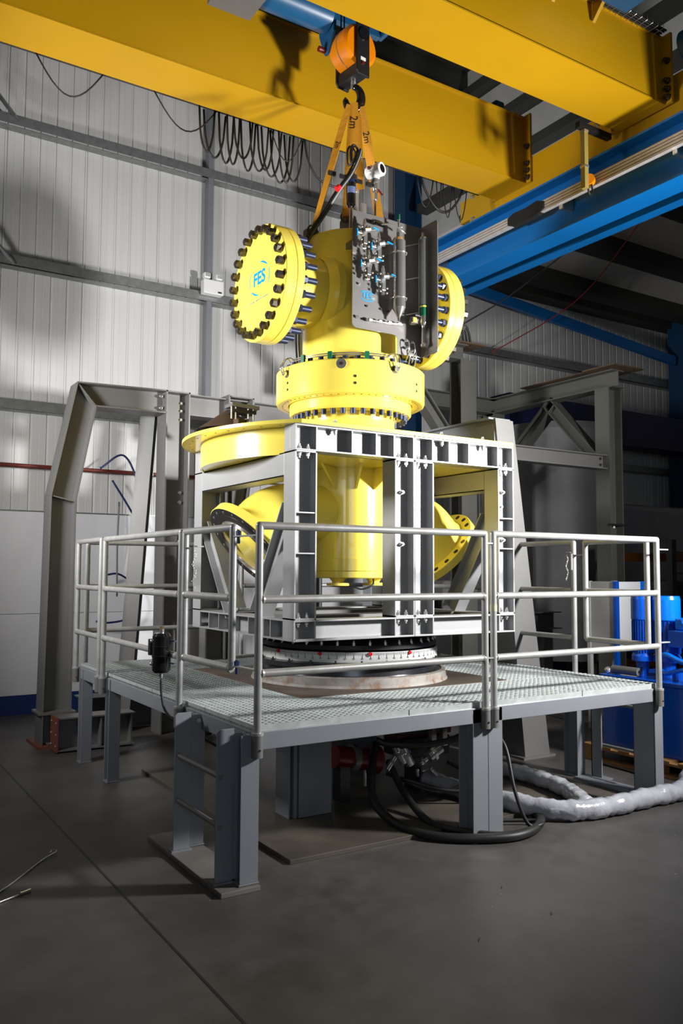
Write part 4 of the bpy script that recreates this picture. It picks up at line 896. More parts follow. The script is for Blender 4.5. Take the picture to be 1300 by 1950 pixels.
# black cylinder with labels
t = thing('accumulator', 'slim black cylinder with yellow and blue labels hanging beside the slings', 'cylinder', (3.4, 5.15, 4.4))
c = at(668, 358, Y=5.15)
MB().lathe([(0, -0.15), (0.022, -0.15), (0.036, -0.13), (0.036, 0.10), (0.022, 0.125), (0.015, 0.15), (0, 0.15)], c, n=28).build('body', BLKGL, t)
MB().lathe([(0.0365, 0.065), (0.0365, 0.085)], c, n=20, a0=math.radians(-150), a1=math.radians(-70)).build('label', YEL, t)
MB().lathe([(0.0365, 0.035), (0.0365, 0.063)], c, n=20, a0=math.radians(-150), a1=math.radians(-70)).build('label', BLUH, t)
MB().lathe([(0.0367, -0.05), (0.0367, 0.0)], c, n=20, a0=math.radians(-170), a1=math.radians(-60)).build('label', mat('blue_grey_label', (0.12, 0.16, 0.32), 0.4), t)
MB().bar(c+V((0.10, 0.0, 0.07)), c+V((-0.10, 0.0, 0.07)), 0.012, 0.03).build('bracket', BLKM, t)
MB().lathe([(0.037, 0.055), (0.05, 0.05), (0.05, 0.09), (0.037, 0.085)], c, n=24).build('clamp_ring', BLKM, t)
for s in (-1, 1): MB().box(c.x+s*0.17-0.03, c.x+s*0.17+0.03, c.y-0.01, c.y+0.01, c.z+0.055, c.z+0.085).build('bracket', BLKM, t)
MB().cyl(c+V((0, 0, -0.15)), (c.x, c.y, 4.17), 0.012, n=10).build('stem', POL, t)
# black cable bundle looping down the left side
for i, dx in enumerate((0, 0.012, 0.024, -0.01)):
    pts = [at(686, 300, Y=5.10), at(680, 283, Y=5.10), at(672, 276, Y=5.10), at(667, 288, Y=5.10), at(669, 312, Y=5.12), at(680, 300, Y=5.06), at(686, 284, Y=5.05), at(682, 300, Y=5.04), at(668, 330, Y=5.05), at(645, 362, Y=5.08), at(620, 402, Y=5.15), at(590, 448, Y=5.25), at(578, 478, Y=5.50), at(572, 540, Y=5.80), at(569, 640, Y=5.80), at(572, 690, Y=5.62), at(578, 712, Y=5.50)]
    tag(MB().tube(smooth_path([p+V((dx, 0.01*i, 0.3*dx)) for p in pts], 5), 0.008, n=8).build('signal_cable', BLACK if i != 1 else mat('grey_cable', (0.25, 0.25, 0.25), 0.5)), ('middle black cable', 'grey cable', 'right-hand black cable', 'left-hand black cable')[i]+' of the bundle looping from the slings down the yellow body', 'cable', 'cable bundle beside the slings')
c = at(643, 358, Y=5.05); tag(MB().cyl(c+V((-0.012, 0, -0.012)), c+V((0.012, 0, 0.012)), 0.021, n=14).build('red_tape', REDM), 'red tape ring on the black cable bundle', 'tape')
# slings
def sling(lab, a, b_, wd, tw=0.0, th=0.006, mark=None, w1=None):
    a, b_ = V(a), V(b_); n_ = 14; vs = []; d = (b_-a).normalized(); view = V((-0.5, -0.8, -0.3)); sd0 = d.cross(view).normalized()
    for i in range(n_+1):
        u_ = i/n_; ang = tw*u_; s_ = (sd0*math.cos(ang)+d.cross(sd0)*math.sin(ang)); nn = d.cross(s_).normalized(); p = a.lerp(b_, u_)
        ww = wd*(0.6+0.4*min(1, u_*6)) if w1 is None else wd+(w1-wd)*u_
        for sx, sy in ((-1, -1), (1, -1), (1, 1), (-1, 1)): vs.append(p+s_*(sx*ww/2)+nn*(sy*th/2))
    fs = [(0, 1, 2, 3), tuple(n_*4+k for k in (3, 2, 1, 0))]
    for i in range(n_):
        for k in range(4): fs.append((i*4+k, (i+1)*4+k, (i+1)*4+(k+1) % 4, i*4+(k+1) % 4))
    o = MB().add(vs, fs).build('lifting_sling', WEB); tag(o, lab, 'lifting sling')
    if mark:
        txt, u_, sz = mark; ang = tw*u_; s_ = (sd0*math.cos(ang)+d.cross(sd0)*math.sin(ang)); nn = d.cross(s_).normalized()
        if nn.dot(V((-0.5, -0.84, 0))) < 0: nn = -nn
        ey_ = nn.cross(d); text('sling_marking', txt, INK, a.lerp(b_, u_)+nn*(th/2+0.0015), d, ey_, sz, o, 0.0003)
    return o
top = V((HX-0.02, HY-0.03, 5.235))
sling('yellow lifting sling running down to the left, marked with a length', top+V((-0.04, 0, 0)), (3.12, 5.36, 4.24), 0.055, 0.9, mark=('2m', 0.34, 0.05))
sling('central yellow lifting sling hanging straight in front of the pipe', top+V((0, -0.02, 0.02)), (3.36, 5.27, 4.34), 0.085, 0.25, mark=('2m', 0.18, 0.085))
sling('yellow lifting sling just right of the central one', top+V((0.035, 0.0, 0.02)), (3.50, 5.30, 4.60), 0.06, 0.3)
sling('yellow lifting sling running down to the right behind the transmitter', top+V((0.06, -0.03, 0.0)), (3.80, 5.42, 4.27), 0.07, 0.2, mark=('2m', 0.22, 0.07))
for x, y, z, w_ in ((3.12, 5.39, 4.22, 'left'), (3.38, 5.33, 4.36, 'central'), (3.80, 5.40, 4.28, 'right-hand')):
    tag(MB().tube([V((x, y, z))+V((0.03*math.cos(a), -0.016*math.cos(a), 0.035*math.sin(a))) for a in [i*PI/6 for i in range(12)]], 0.008, n=8, closed=True).build('shackle', NUT), 'dark steel shackle joining the '+w_+' sling to its lug on the yellow body', 'shackle', 'shackles under the slings')

# ================================================================ STEELWORK BEHIND
# bent frame on the left
YB = 7.95; t = thing('bent_steel_frame', 'tall bent-knee grey steel beam frame standing left of the platform', 'steel frame', (2.5, 8.0, 0))
def bent(outer, inner, name='bent_beam', y0=YB, y1=YB+0.24):
    b = MB(); ym = (y0+y1)/2
    n = len(outer)
    for i in range(n-1):
        b.add([(outer[i][0], ym-0.005, outer[i][1]), (outer[i+1][0], ym-0.005, outer[i+1][1]), (inner[i+1][0], ym-0.005, inner[i+1][1]), (inner[i][0], ym-0.005, inner[i][1])], [(0, 1, 2, 3)])
        b.add([(outer[i][0], ym+0.005, outer[i][1]), (outer[i+1][0], ym+0.005, outer[i+1][1]), (inner[i+1][0], ym+0.005, inner[i+1][1]), (inner[i][0], ym+0.005, inner[i][1])], [(3, 2, 1, 0)])
    for line in (outer, inner):
        for i in range(n-1):
            b.bar((line[i][0], ym, line[i][1]), (line[i+1][0], ym, line[i+1][1]), y1-y0, 0.014, (1, 0, 0) if abs(line[i][0]-line[i+1][0]) < abs(line[i][1]-line[i+1][1]) else (0, 0, 1))
    for i in range(1, n-1): b.bar((outer[i][0], ym, outer[i][1]), (inner[i][0], ym, inner[i][1]), (y1-y0)*0.9, 0.010, (1, 0, 0) if i > 1 else (0, 0, 1))
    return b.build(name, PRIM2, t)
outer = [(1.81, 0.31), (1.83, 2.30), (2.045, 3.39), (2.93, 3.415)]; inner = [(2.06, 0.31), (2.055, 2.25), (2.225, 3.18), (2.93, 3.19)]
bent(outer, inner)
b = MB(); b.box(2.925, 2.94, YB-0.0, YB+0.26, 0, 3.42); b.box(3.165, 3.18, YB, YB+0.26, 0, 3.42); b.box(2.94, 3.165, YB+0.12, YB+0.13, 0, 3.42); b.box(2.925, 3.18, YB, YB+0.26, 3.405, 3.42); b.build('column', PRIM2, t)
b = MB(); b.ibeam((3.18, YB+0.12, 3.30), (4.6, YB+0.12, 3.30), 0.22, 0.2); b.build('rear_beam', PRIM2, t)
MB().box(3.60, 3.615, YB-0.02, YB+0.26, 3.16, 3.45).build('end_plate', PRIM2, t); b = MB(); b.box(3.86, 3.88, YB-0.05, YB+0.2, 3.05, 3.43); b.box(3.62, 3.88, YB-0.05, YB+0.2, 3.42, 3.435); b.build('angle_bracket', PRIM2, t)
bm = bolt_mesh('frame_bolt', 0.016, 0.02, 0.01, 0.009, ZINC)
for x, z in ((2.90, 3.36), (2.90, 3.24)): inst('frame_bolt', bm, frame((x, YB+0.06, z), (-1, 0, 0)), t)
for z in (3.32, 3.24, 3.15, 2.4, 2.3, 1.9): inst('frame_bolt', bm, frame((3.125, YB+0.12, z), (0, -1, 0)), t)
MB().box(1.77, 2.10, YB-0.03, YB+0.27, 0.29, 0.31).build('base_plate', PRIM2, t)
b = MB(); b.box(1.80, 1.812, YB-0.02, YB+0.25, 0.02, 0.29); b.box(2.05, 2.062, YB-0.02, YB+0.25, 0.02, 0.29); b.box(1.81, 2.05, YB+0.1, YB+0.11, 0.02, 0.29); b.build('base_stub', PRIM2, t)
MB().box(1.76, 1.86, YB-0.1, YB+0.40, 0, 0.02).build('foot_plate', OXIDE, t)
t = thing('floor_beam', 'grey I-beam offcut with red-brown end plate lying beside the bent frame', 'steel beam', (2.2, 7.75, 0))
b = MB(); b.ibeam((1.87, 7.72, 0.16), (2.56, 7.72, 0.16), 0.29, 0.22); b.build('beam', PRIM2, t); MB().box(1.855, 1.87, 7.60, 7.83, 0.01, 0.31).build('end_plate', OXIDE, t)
for x in (2.25, 2.53): MB().box(x-0.006, x+0.006, 7.62, 7.82, 0.03, 0.29).build('stiffener', PRIM2, t)
bm2 = bolt_mesh('plate_bolt', 0.008, 0.008, 0, 0, ZINC)
for y in (7.63, 7.80):
    for z in (0.06, 0.16, 0.26): inst('plate_bolt', bm2, frame((1.855, y, z), (-1, 0, 0)), t)
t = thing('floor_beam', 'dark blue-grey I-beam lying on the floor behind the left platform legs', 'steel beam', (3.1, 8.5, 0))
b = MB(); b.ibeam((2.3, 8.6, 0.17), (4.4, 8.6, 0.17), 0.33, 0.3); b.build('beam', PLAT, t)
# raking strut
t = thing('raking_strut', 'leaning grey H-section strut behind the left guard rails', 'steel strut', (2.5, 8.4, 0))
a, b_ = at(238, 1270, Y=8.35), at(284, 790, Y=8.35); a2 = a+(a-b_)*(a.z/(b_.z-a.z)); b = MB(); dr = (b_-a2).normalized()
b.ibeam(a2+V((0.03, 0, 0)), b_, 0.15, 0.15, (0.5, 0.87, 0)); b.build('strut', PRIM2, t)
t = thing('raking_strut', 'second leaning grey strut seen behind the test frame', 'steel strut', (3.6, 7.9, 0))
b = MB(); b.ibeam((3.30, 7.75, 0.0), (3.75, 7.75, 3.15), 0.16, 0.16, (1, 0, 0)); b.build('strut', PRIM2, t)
# clamps on the yellow plate rear left
t = thing('trolley_clamp', 'bolted steel rail clamp sitting behind the yellow disc plate', 'clamp', (3.1, 6.6, 2.6))
q = at(455, 785, Y=6.6)
MB().bar(q+V((-0.10, 0, 0.05)), q+V((0.16, 0, 0.04)), 0.16, 0.03).build('clamp_plate', PRIM2, t); MB().bar(q+V((-0.08, 0.0, 0.0)), q+V((0.14, 0, 0.0)), 0.12, 0.03).build('clamp_plate', BLKM, t)
for dx in (-0.09, -0.05, 0.07, 0.12): MB().cyl(q+V((dx, -0.04, 0.07)), q+V((dx, -0.04, -0.07)), 0.009, n=8).build('clamp_bolt', ZINC, t)
MB().ibeam(q+V((0.02, 0, -0.06)), q+V((0.02, 0, -0.25)), 0.1, 0.1, (1, 0, 0)).build('clamp_post', PLANK, t)
# curved rusty shield behind
t = thing('cone_cover', 'dark rusty conical cover behind the yellow disc on the left', 'cover', (3.2, 7.05, 0.815)); MB().lathe([(0.30, 0), (0.02, 0.20), (0, 0.20)], (3.2, 7.05, 2.90), n=32).build('cone', PLANK, t); MB().cyl((3.2, 7.05, 0.815), (3.2, 7.05, 3.05), 0.04, n=12).build('stand', PURL, t)
# rear lattice under the disc: columns of the test rig behind
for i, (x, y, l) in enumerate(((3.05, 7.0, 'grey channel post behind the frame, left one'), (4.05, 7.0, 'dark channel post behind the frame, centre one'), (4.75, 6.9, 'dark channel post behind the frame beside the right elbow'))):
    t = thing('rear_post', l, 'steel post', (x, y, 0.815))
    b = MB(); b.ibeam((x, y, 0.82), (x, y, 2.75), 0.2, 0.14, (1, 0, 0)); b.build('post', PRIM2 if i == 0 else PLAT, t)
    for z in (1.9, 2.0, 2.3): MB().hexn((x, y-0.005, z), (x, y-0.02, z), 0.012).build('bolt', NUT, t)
# tapered column right
t = thing('tapered_column', 'grey tapered leaning steel column right of the test frame', 'column', (5.4, 5.4, 0))
b = MB(); YR = 5.335
b.prism([(5.245, 0.02), (5.54, 0.02), (5.135, 2.93), (4.93, 2.94)], (0, YR, 0), (1, 0, 0), (0, 0, 1), (0, 0.012, 0))
b.prism([(5.245, 0.02), (5.257, 0.02), (4.942, 2.94), (4.93, 2.94)], (0, YR+0.012, 0), (1, 0, 0), (0, 0, 1), (0, 0.25, 0))
b.prism([(5.528, 0.02), (5.54, 0.02), (5.135, 2.93), (5.123, 2.93)], (0, YR+0.012, 0), (1, 0, 0), (0, 0, 1), (0, 0.25, 0))
b.build('column', PRIM2, t); MB().box(5.2, 5.58, YR-0.03, YR+0.30, 0, 0.02).build('base_plate', PRIM2, t)
b = MB(); b.prism([(YR+0.02, 2.93), (YR+0.02, 2.62), (7.6, 2.78), (7.6, 2.93)], (4.935, 0, 0), (0, 1, 0), (0, 0, 1), (0.012, 0, 0)); b.box(4.87, 5.12, YR+0.02, 7.6, 2.93, 2.945); b.build('haunched_beam', PLAT, t)
b = MB(); b.ibeam((5.03, 7.6, 0), (5.03, 7.6, 2.93), 0.24, 0.2); b.build('rear_column', PLAT, t)
# grey gantry on the right
GX = 7.6
t = thing('grey_gantry', 'dim grey-green steel gantry of columns, braces and beams behind the right guard rail', 'steel gantry', (GX, 7, 0))
def g(px, py, **k): return at(px, py, **k)
c0 = at(1157, 742, X=GX); yg = c0.y; zg = c0.z
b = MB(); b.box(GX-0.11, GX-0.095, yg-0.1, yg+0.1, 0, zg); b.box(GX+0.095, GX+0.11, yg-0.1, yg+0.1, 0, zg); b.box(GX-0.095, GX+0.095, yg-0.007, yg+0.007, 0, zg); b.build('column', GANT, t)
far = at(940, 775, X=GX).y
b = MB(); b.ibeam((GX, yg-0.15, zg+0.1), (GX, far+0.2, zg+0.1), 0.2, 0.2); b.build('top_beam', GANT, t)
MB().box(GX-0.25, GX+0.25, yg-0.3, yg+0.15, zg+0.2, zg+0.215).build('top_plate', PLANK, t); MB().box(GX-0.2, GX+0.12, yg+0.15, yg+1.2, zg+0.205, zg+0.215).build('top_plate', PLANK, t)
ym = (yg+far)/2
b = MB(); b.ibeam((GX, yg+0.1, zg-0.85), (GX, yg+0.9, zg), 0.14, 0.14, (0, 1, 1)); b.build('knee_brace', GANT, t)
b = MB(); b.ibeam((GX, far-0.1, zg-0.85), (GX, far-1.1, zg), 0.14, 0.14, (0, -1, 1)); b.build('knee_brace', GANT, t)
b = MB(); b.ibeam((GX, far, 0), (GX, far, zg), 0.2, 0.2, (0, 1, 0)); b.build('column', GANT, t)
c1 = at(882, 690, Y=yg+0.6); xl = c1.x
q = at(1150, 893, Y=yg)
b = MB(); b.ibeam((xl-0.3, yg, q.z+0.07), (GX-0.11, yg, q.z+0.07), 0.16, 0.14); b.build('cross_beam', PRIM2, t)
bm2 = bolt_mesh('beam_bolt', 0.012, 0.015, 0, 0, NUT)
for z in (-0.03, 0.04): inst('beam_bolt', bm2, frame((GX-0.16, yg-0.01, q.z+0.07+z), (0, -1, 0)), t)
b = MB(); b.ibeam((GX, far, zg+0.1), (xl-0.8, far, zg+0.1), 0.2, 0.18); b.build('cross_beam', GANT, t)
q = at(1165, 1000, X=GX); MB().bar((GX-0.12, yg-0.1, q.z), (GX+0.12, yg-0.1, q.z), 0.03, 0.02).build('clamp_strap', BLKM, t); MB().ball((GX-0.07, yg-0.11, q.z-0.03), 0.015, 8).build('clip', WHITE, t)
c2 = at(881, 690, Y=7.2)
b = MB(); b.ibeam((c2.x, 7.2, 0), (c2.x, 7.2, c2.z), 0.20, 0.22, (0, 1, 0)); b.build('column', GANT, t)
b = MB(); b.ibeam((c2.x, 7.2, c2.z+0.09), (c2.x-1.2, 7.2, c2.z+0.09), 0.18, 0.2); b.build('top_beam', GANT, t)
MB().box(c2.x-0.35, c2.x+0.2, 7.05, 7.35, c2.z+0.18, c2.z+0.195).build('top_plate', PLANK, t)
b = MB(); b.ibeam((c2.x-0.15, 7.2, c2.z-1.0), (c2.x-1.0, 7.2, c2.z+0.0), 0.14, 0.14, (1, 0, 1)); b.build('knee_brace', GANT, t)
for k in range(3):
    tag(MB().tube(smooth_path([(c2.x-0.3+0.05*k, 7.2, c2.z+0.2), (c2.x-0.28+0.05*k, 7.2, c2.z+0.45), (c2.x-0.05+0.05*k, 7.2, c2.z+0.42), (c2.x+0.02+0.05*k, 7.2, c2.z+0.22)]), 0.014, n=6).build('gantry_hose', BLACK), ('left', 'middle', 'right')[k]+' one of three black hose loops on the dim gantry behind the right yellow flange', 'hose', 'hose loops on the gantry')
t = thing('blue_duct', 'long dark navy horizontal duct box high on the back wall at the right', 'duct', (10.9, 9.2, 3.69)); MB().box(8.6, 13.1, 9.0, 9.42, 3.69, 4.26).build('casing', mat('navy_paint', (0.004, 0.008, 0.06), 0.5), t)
for x in (8.7, 13.0): MB().box(x-0.03, x+0.03, 9.42, 9.7, 3.9, 4.0).build('wall_bracket', PURL, t)
# low rig bed behind
t = thing('machine_bed', 'long grey steel bed with brackets behind the right end of the platform', 'steel bed', (7.0, 8.0, 0))
b = MB(); b.ibeam((5.6, 7.9, 0.98), (8.3, 7.9, 0.98), 0.22, 0.3); b.build('bed_beam', PRIM2, t)
MB().box(6.3, 6.65, 7.75, 8.05, 1.09, 1.50).build('bearing_block', PRIM2, t, 0.02); MB().box(6.70, 6.86, 7.75, 8.05, 1.09, 1.26).build('bearing_block', PRIM2, t, 0.02); MB().box(5.95, 6.25, 7.75, 8.05, 1.09, 1.30).build('bearing_block', BLKM, t, 0.02)
for x in (5.8, 8.1): MB().box(x-0.08, x+0.08, 7.8, 8.0, 0, 0.87).build('leg', PRIM2, t)
# pale tanks and boards at the back right
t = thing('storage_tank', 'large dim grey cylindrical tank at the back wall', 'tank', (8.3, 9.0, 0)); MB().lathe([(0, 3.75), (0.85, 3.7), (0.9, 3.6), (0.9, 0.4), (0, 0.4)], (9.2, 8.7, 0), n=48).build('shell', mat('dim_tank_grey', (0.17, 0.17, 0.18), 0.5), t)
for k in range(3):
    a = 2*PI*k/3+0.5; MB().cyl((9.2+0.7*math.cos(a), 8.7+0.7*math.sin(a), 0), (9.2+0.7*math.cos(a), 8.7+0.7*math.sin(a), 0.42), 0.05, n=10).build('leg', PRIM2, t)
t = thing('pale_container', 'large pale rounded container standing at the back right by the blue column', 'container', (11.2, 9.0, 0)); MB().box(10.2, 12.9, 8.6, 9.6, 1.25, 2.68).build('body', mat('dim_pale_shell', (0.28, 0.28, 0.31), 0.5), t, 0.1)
for x in (10.3, 12.75): MB().box(x-0.05, x+0.05, 8.7, 9.5, 0, 1.25).build('leg', PRIM2, t)
t = thing('pallet_racking', 'dim orange-beamed pallet racking at the far right', 'racking', (9.6, 6.6, 0))
for x in (8.6, 11.4):
    for y in (6.3, 7.1): MB().box(x-0.04, x+0.04, y-0.04, y+0.04, 0, 2.0).build('upright', BLKM, t)
for z in (0.4, 1.0, 1.75):
    for y in (6.3, 7.1): MB().box(8.64, 11.36, y-0.02, y+0.02, z, z+0.11).build('shelf_beam', mat('racking_orange', (0.16, 0.04, 0.0), 0.5) if z == 0.4 and y == 6.3 else bpy.data.materials['racking_orange'], t)
for i, (x, z, wz) in enumerate(((9.1, 1.11, 0.4), (9.8, 1.11, 0.5), (10.6, 1.11, 0.35))): tag(MB().box(x-0.25, x+0.25, 6.4, 7.0, z, z+wz).build('storage_box', BLKM, None, 0.02), ('dark box on the left of the orange racking shelf', 'tallest dark box in the middle of the orange racking shelf', 'low dark box on the right of the orange racking shelf')[i], 'box')

# ================================================================ PUMP SET
t = thing('wooden_pallet', 'wooden pallet under the blue hydraulic tank', 'pallet', (6.3, 4.4, 0))
for x in (5.78, 6.25, 6.72):
    for y in (3.75, 4.4, 5.05): MB().box(x-0.05, x+0.05, y-0.07, y+0.07, 0.022, 0.10).build('block', WOOD, t)
    MB().box(x-0.05, x+0.05, 3.68, 5.12, 0.0, 0.022).build('bottom_board', WOOD, t); MB().box(x-0.05, x+0.05, 3.68, 5.12, 0.10, 0.118).build('stringer_board', WOOD, t)
for k in range(8): MB().box(5.72, 6.78, 3.68+k*0.19, 3.68+k*0.19+0.115, 0.118, 0.136).build('deck_board', WOOD, t)
t = thing('hydraulic_tank', 'dark blue hydraulic tank standing on the wooden pallet', 'tank', (6.3, 4.4, 0.136)); HT = t
MB().box(5.82, 6.70, 3.72, 4.98, 0.136, 0.70).build('tank', HPUB, t, 0.008); MB().box(5.80, 6.72, 3.70, 5.0, 0.70, 0.735).build('lid', HPUB, t, 0.006)
def motor(lab, x, y, m1, z0, h, r):
    t = thing('electric_motor', lab, 'motor', (x, y, z0))
    MB().lathe([(0, z0+h), (r*0.93, z0+h), (r, z0+h-0.03), (r, z0+h-0.20), (r*0.9, z0+h-0.21)], (x, y, 0), n=40).build('fan_cowl', m1, t)
    MB().cyl((x, y, z0+0.16), (x, y, z0+h-0.2), r*0.82, n=32).build('body', HPUB, t)
    for k in range(24):
        a = 2*PI*k/24; u_ = V((math.cos(a), math.sin(a), 0)); MB().bar(V((x, y, z0+0.2))+u_*r*0.86, V((x, y, z0+h-0.21))+u_*r*0.86, 0.006, r*0.22, u_).build('cooling_fin', HPUB, t)
    MB().lathe([(r*0.82, z0+0.2), (r*1.0, z0+0.17), (r*1.0, z0+0.13), (r*0.6, z0+0.12), (r*0.55, z0)], (x, y, 0), n=32).build('bell_housing', HPUB, t)
    return t
motor('tall finned blue electric motor behind the right gate post', 6.0, 4.70, HPUB, 0.735, 0.68, 0.088)
m_ = motor('bright blue motor with pump block at the right edge', 6.10, 4.53, HPUL, 0.735, 0.68, 0.115)
c = V((6.10, 4.27, 0))
MB().box(5.96, 6.10, 4.22, 4.42, 1.0, 1.14).build('terminal_box', HPUB, m_, 0.01); MB().box(6.0, 6.12, 4.28, 4.38, 1.14, 1.24).build('pump_block', HPUL, m_, 0.015); MB().cyl((6.0, 4.27, 1.22), (5.96, 4.25, 1.22), 0.03, n=16).build('port_cap', HPUL, m_)
MB().tube(smooth_path([(5.95, 4.5, 0.92), (5.92, 4.40, 0.94), (5.90, 4.25, 0.90), (5.90, 4.0, 0.86)]), 0.022, n=10).build('suction_pipe', HPUL, m_)
MB().tube(smooth_path([(5.98, 4.5, 0.80), (5.92, 4.40, 0.79), (5.93, 4.25, 0.83), (5.96, 4.15, 0.80)]), 0.018, n=10).build('return_pipe', HPUL, m_)
MB().cyl((6.0, 4.35, 0.735), (6.0, 4.35, 0.82), 0.05, n=20).build('filler_boss', HPUB, m_)
t = thing('return_filter', 'dull grey round bar lying on the blue tank lid', 'tube', (5.9, 4.85, 0.735))
a, b_ = V((5.90, 4.93, 0.775)), V((5.90, 4.66, 0.775))
MB().lathe([(0, 0), (0.035, 0), (0.035, 0.27), (0.012, 0.27), (0.012, 0.22)], a, (b_-a), n=24).build('tube', PRIM2, t)
tag(MB().ball((5.87, 4.96, 0.765), 0.032, 14, (1, 1, 0.95)).build('shiny_valve', CHROME), 'shiny chrome fitting on the corner of the blue tank lid', 'fitting')
t = thing('level_gauge', 'small black level plug with chrome ends on the tank lid at the right edge', 'gauge', (5.85, 4.12, 0.735)); MB().cyl((5.85, 4.10, 0.735), (5.85, 4.10, 0.83), 0.014, n=12).build('gauge_body', BLKGL, t); MB().ball((5.84, 4.10, 0.80), 0.014, 8).build('gauge_knob', CHROME, t)
# control cabinet
fy = 5.7; a, b_ = at(1176, 1108, Y=fy), at(1217, 1108, Y=fy); zc = a.z; zb = at(1176, 1262, Y=fy).z
t = thing('control_cabinet', 'grey control cabinet with white front and blue corner stripes beside the motors', 'cabinet', (a.x+0.1, fy+0.2, 0))
MB().box(a.x-0.03, b_.x+0.05, fy+0.0, fy+0.36, zb+0.13, zc).build('cabinet', CABG, t, 0.004)
MB().box(a.x+0.0, b_.x, fy-0.012, fy, zb+0.13, zc).build('front_panel', CABW, t, 0.003)
MB().box(a.x-0.045, a.x, fy-0.016, fy+0.03, 0.0, zc+0.005).build('corner_stripe', HPUB, t, 0.003); MB().box(b_.x, b_.x+0.06, fy-0.016, fy+0.03, 0.0, zc+0.005).build('corner_stripe', HPUL, t, 0.003)
MB().box(a.x-0.045, a.x, fy+0.33, fy+0.37, 0.0, zc+0.005).build('corner_post', CABG, t); MB().box(b_.x, b_.x+0.06, fy+0.33, fy+0.37, 0.0, zc+0.005).build('corner_post', CABG, t)

# ================================================================ HOSES, VALVES UNDER THE DECK
def hose(lab, pts, r, m=BLACK, n=10, cat='hose', jit=0, k=7): return tag(MB().tube(smooth_path(pts, k), r, n=n, jit=jit).build('hose', m), lab, cat)
z = 0.06
# wrapped hoses: dense, wrinkled skin
def wrap(lab, pts, r):
    P_ = smooth_path(pts, 10); rs = [r*(1+0.06*math.sin(i*0.9)+0.05*math.sin(i*2.3)+random.uniform(-0.04, 0.04)) for i in range(len(P_))]
    return tag(MB().tube(P_, rs, n=18, jit=0.025).build('wrapped_hose', WRAP), lab, 'hose')
wrap('thick hose in white plastic film curving along the floor in front of the right leg', [(3.86, 4.95, 0.10), (3.92, 4.55, 0.085), (4.0, 4.25, 0.08), (4.12, 3.98, 0.072), (4.32, 3.86, 0.066), (4.62, 3.83, 0.066), (4.95, 3.84, 0.066), (5.25, 3.83, 0.066), (5.42, 3.88, 0.075), (5.55, 3.94, 0.13), (5.64, 3.84, 0.22), (5.80, 3.62, 0.30), (6.1, 3.4, 0.32), (6.4, 3.35, 0.2), (6.7, 3.4, 0.07)], 0.064)
wrap('second film-wrapped hose joining from under the middle of the deck', [(4.55, 5.3, 0.09), (4.60, 4.95, 0.085), (4.62, 4.62, 0.085), (4.58, 4.32, 0.085), (4.48, 4.08, 0.085), (4.38, 3.90, 0.08)], 0.058)
hose('fat black hose sweeping round the base of the middle legs', [(3.35, 4.85, 0.42), (3.25, 4.75, 0.30), (3.12, 4.55, 0.14), (3.12, 4.30, 0.05), (3.20, 4.05, 0.03), (3.40, 3.87, 0.03), (3.65, 3.78, 0.03), (3.90, 3.86, 0.03), (4.06, 4.05, 0.03), (4.05, 4.4, 0.06)], 0.028)
hose('second fat black hose lying inside the first on the floor', [(3.42, 4.80, 0.30), (3.40, 4.60, 0.14), (3.36, 4.30, 0.035), (3.38, 4.10, 0.028), (3.55, 3.85, 0.028), (3.80, 3.82, 0.028), (4.0, 3.93, 0.03), (4.1, 4.1, 0.03)], 0.024)
hose('thin black hose hanging in front of the right middle leg', [(3.78, 4.2, 0.60), (3.80, 4.05, 0.50), (3.76, 3.92, 0.25), (3.80, 3.85, 0.06), (3.90, 3.83, 0.045), (3.95, 3.95, 0.03), (3.70, 4.1, 0.03)], 0.012)
hose('black hose arching behind the right middle leg', [(3.65, 4.3, 0.68), (3.85, 4.25, 0.66), (3.98, 4.3, 0.50), (3.98, 4.4, 0.36), (3.85, 4.5, 0.28)], 0.012)
hose('horizontal black hose slung just under the front deck beam', [(3.28, 4.75, 0.47), (3.36, 4.7, 0.44), (3.6, 4.6, 0.43), (3.9, 4.6, 0.46), (4.15, 4.7, 0.58)], 0.022)
hose('upper black hose slung under the front deck beam', [(3.30, 4.85, 0.52), (3.5, 4.8, 0.49), (3.8, 4.8, 0.48), (4.1, 4.8, 0.56)], 0.02)
for i, (l, pts) in enumerate((('thin black hose crossing low behind the middle legs', [(3.4, 4.8, 0.22), (3.7, 4.6, 0.10), (3.95, 4.5, 0.20), (4.2, 4.6, 0.34)]), ('thin curved black hose under the chrome couplings', [(3.45, 4.7, 0.20), (3.75, 4.5, 0.12), (4.0, 4.4, 0.17), (4.3, 4.6, 0.4)]), ('thin black hose from the chrome coupling towards the right', [(3.90, 4.75, 0.25), (4.0, 4.7, 0.20), (4.15, 4.7, 0.19), (4.4, 4.8, 0.22)]))):
    hose(l, pts, 0.013)
t = thing('red_valve', 'dark red flanged valve body under the deck', 'valve', (3.3, 5.0, 0.27))
a, b_ = at(636, 1441, Y=5.0), at(717, 1447, Y=5.0)
MB().cyl(a, b_, 0.075, n=28).build('body', RED, t); MB().cyl(a.lerp(b_, 0.36), a.lerp(b_, 0.48), 0.095, n=28).build('grey_flange', PRIM2, t); MB().cyl(a.lerp(b_, 0.80), b_, 0.10, n=28).build('end_flange', RED, t); MB().cyl((a+b_)/2+V((0.08, 0, -0.05)), (a+b_)/2+V((0.08, 0, -0.20)), 0.012, n=8).build('drain_pipe', ZINC, t)
MB().box(a.x+0.02, a.x+0.10, 4.95, 5.05, 0.025, a.z-0.06).build('support_foot', BLKM, t)
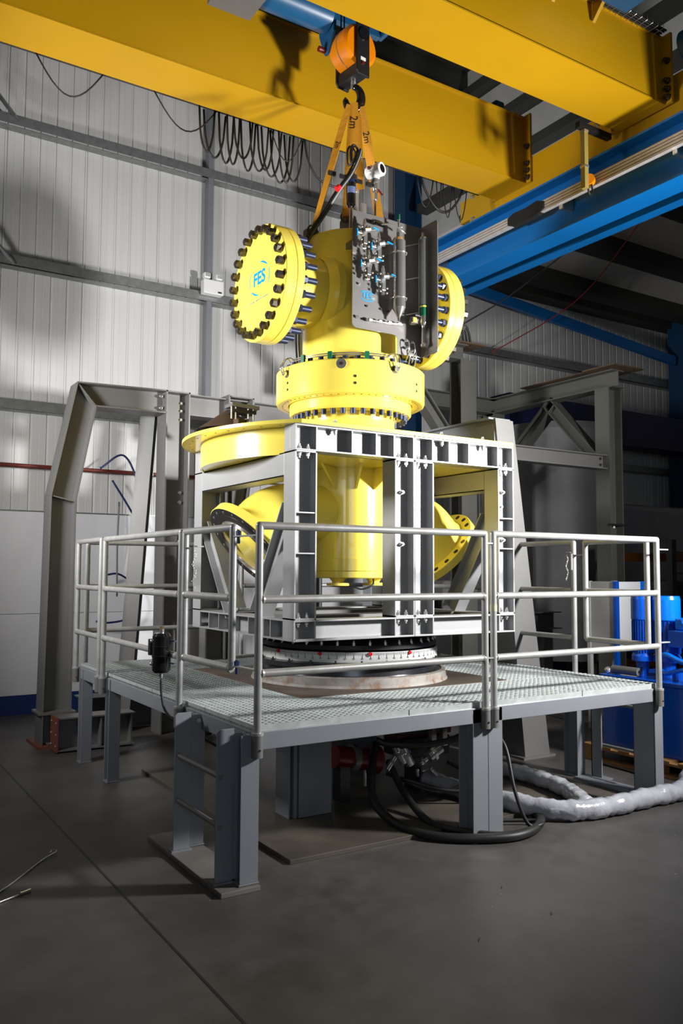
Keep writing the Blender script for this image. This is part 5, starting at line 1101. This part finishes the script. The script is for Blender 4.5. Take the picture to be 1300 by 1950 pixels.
t = thing('coupling_manifold', 'dark red and black hose manifold under the deck right of centre', 'manifold', (3.75, 4.95, 0.5)); MB().box(3.55, 4.05, 4.88, 5.1, 0.42, 0.60).build('block', RED, t, 0.01); MB().box(3.6, 4.0, 4.84, 5.12, 0.28, 0.42).build('block', BLKM, t, 0.01); MB().box(3.3, 3.6, 4.9, 5.05, 0.60, 0.76).build('plate', PRIM2, t); MB().box(3.74, 3.82, 4.95, 5.05, 0.025, 0.28).build('support_foot', BLKM, t)
for i, (p, q_, r_, l) in enumerate((((752, 1420), (768, 1452), 0.028, 'chrome hose coupling pointing down-right beside the red valve'), ((765, 1422), (781, 1455), 0.034, 'fatter chrome hose coupling beside the red valve'), ((752, 1442), (737, 1466), 0.018, 'small chrome coupling branch pointing down-left'), ((815, 1442), (837, 1424), 0.042, 'bright chrome quick-release coupling under the deck beam'), ((800, 1455), (812, 1445), 0.02, 'small chrome adaptor below the bright quick-release coupling'), ((818, 1462), (831, 1476), 0.014, 'thin chrome hose end low under the deck'), ((795, 1464), (795, 1478), 0.010, 'short vertical chrome pipe end under the deck'))):
    a, b_ = at(*p, Y=4.72), at(*q_, Y=4.72); t = thing('hose_coupling', l, 'coupling', tuple((a+b_)/2)); MB().cyl(a, b_, r_, n=16).build('sleeve', CHROME, t); MB().hexn(a.lerp(b_, 0.3), a.lerp(b_, 0.5), r_*1.25).build('nut', CHROME, t)
for i, (px, l) in enumerate(((823, 'left bright chrome bracket under the deck beam'), (844, 'right bright chrome bracket under the deck beam'))):
    q = at(px, 1405, Y=4.72); tag(MB().box(q.x-0.02, q.x+0.02, 4.70, 4.74, q.z-0.05, 0.70).build('hanger_bracket', POL), l, 'bracket')
# black cables on the floor at the right
hose('black cable on the floor from the right leg towards the pallet', [(4.40, 4.35, 0.012), (4.55, 4.12, 0.012), (4.85, 4.02, 0.012), (5.1, 4.04, 0.012), (5.3, 4.14, 0.03), (5.6, 4.4, 0.012), (5.66, 4.9, 0.012)], 0.012)
hose('long thin black cable running back over the floor plate', [(4.9, 5.4, 0.04), (4.95, 4.9, 0.035), (4.85, 4.5, 0.035), (4.72, 4.2, 0.035), (4.9, 4.0, 0.012), (5.15, 4.0, 0.012)], 0.008)
# wires at bottom left
hose('bright thin wire rope on the floor, longer one ending in a loop', [(0.70, 4.40, 0.006), (0.853, 4.541, 0.006), (1.0, 4.72, 0.006), (1.136, 4.899, 0.006), (1.20, 4.95, 0.012), (1.235, 4.985, 0.015), (1.215, 5.01, 0.015), (1.20, 4.99, 0.008)], 0.004, WIRE, cat='wire rope')
t = thing('wire_rope', 'bright thin wire rope with a swaged end at the bottom left of the floor', 'wire rope', (0.9, 4.43, 0)); MB().tube(smooth_path([(0.70, 4.33, 0.006), (0.829, 4.402, 0.006), (0.93, 4.45, 0.006)]), 0.004, n=8).build('rope', WIRE, t); MB().cyl((0.93, 4.45, 0.009), (0.985, 4.475, 0.009), 0.008, n=10).build('ferrule', CHROME, t)
# blue hoses on the wall behind the strut
hose('dark blue hose arching on the wall behind the leaning strut', [(2.75, 9.6, 2.78), (3.02, 9.6, 2.95), (3.20, 9.6, 2.6), (3.25, 9.6, 2.0), (3.22, 9.6, 1.7)], 0.012, BLUH)
hose('dark blue hose slanting across the wall panels', [(2.9, 9.62, 2.65), (3.1, 9.62, 2.35), (3.25, 9.62, 2.1)], 0.012, BLUH)
hose('dark blue hose loop low on the white lining', [(2.85, 9.62, 1.55), (3.0, 9.62, 1.56), (3.15, 9.62, 1.45), (3.22, 9.62, 1.25), (3.12, 9.62, 1.05), (2.9, 9.62, 1.0), (2.75, 9.62, 1.02)], 0.012, BLUH)
hose('thin vertical grey cable hanging on the wall between strut and column', [(2.98, 9.6, 2.4), (2.97, 9.6, 1.9), (2.98, 9.6, 1.3)], 0.01, PRIM2, cat='cable')
# red rope and black cable across the right roof
hose('thin red rope sagging across the dark right roof', [tuple(at(935, 672, Y=9.6)), tuple(at(1060, 600, Y=9.2)), tuple(at(1125, 545, Z=5.85)), tuple(at(1190, 462, Z=5.92)), tuple(at(1235, 400, Z=5.95)), tuple(at(1262, 380, Z=6.04))], 0.008, mat('red_rope', (0.30, 0.01, 0.02), 0.6), cat='rope')
hose('thin black cable rising from the gantry to the blue runway beam', [tuple(at(880, 618, Y=8.5)), tuple(at(960, 570, Y=8.2)), tuple(at(1040, 510, Y=7.6)), tuple(at(1085, 474, X=6.2))], 0.010, BLACK, cat='cable')
# small bracing tube under the runway
b = MB(); b.bar((6.2, 1.0, 4.84), (6.2, 9.5, 4.84), 0.12, 0.08); tag(b.build('bracing_tube', RUNB), 'narrow blue bracing tube running below the blue runway beam', 'brace')
# floor litter
random.seed(11)
for i, (px, py, l) in enumerate(((955, 1690, 'tiny dark chip on the floor in the lower middle'), (912, 1790, 'thin dark splinter on the floor at lower centre right'), (1050, 1740, 'tiny dark speck on the floor at lower right'))):
    q = at(px, py, Z=0); tag(MB().bar(q+V((-0.012, -0.01, 0.002)), q+V((0.012, 0.012, 0.002)), 0.004, 0.003).build('floor_chip', BLACK), l, 'debris')
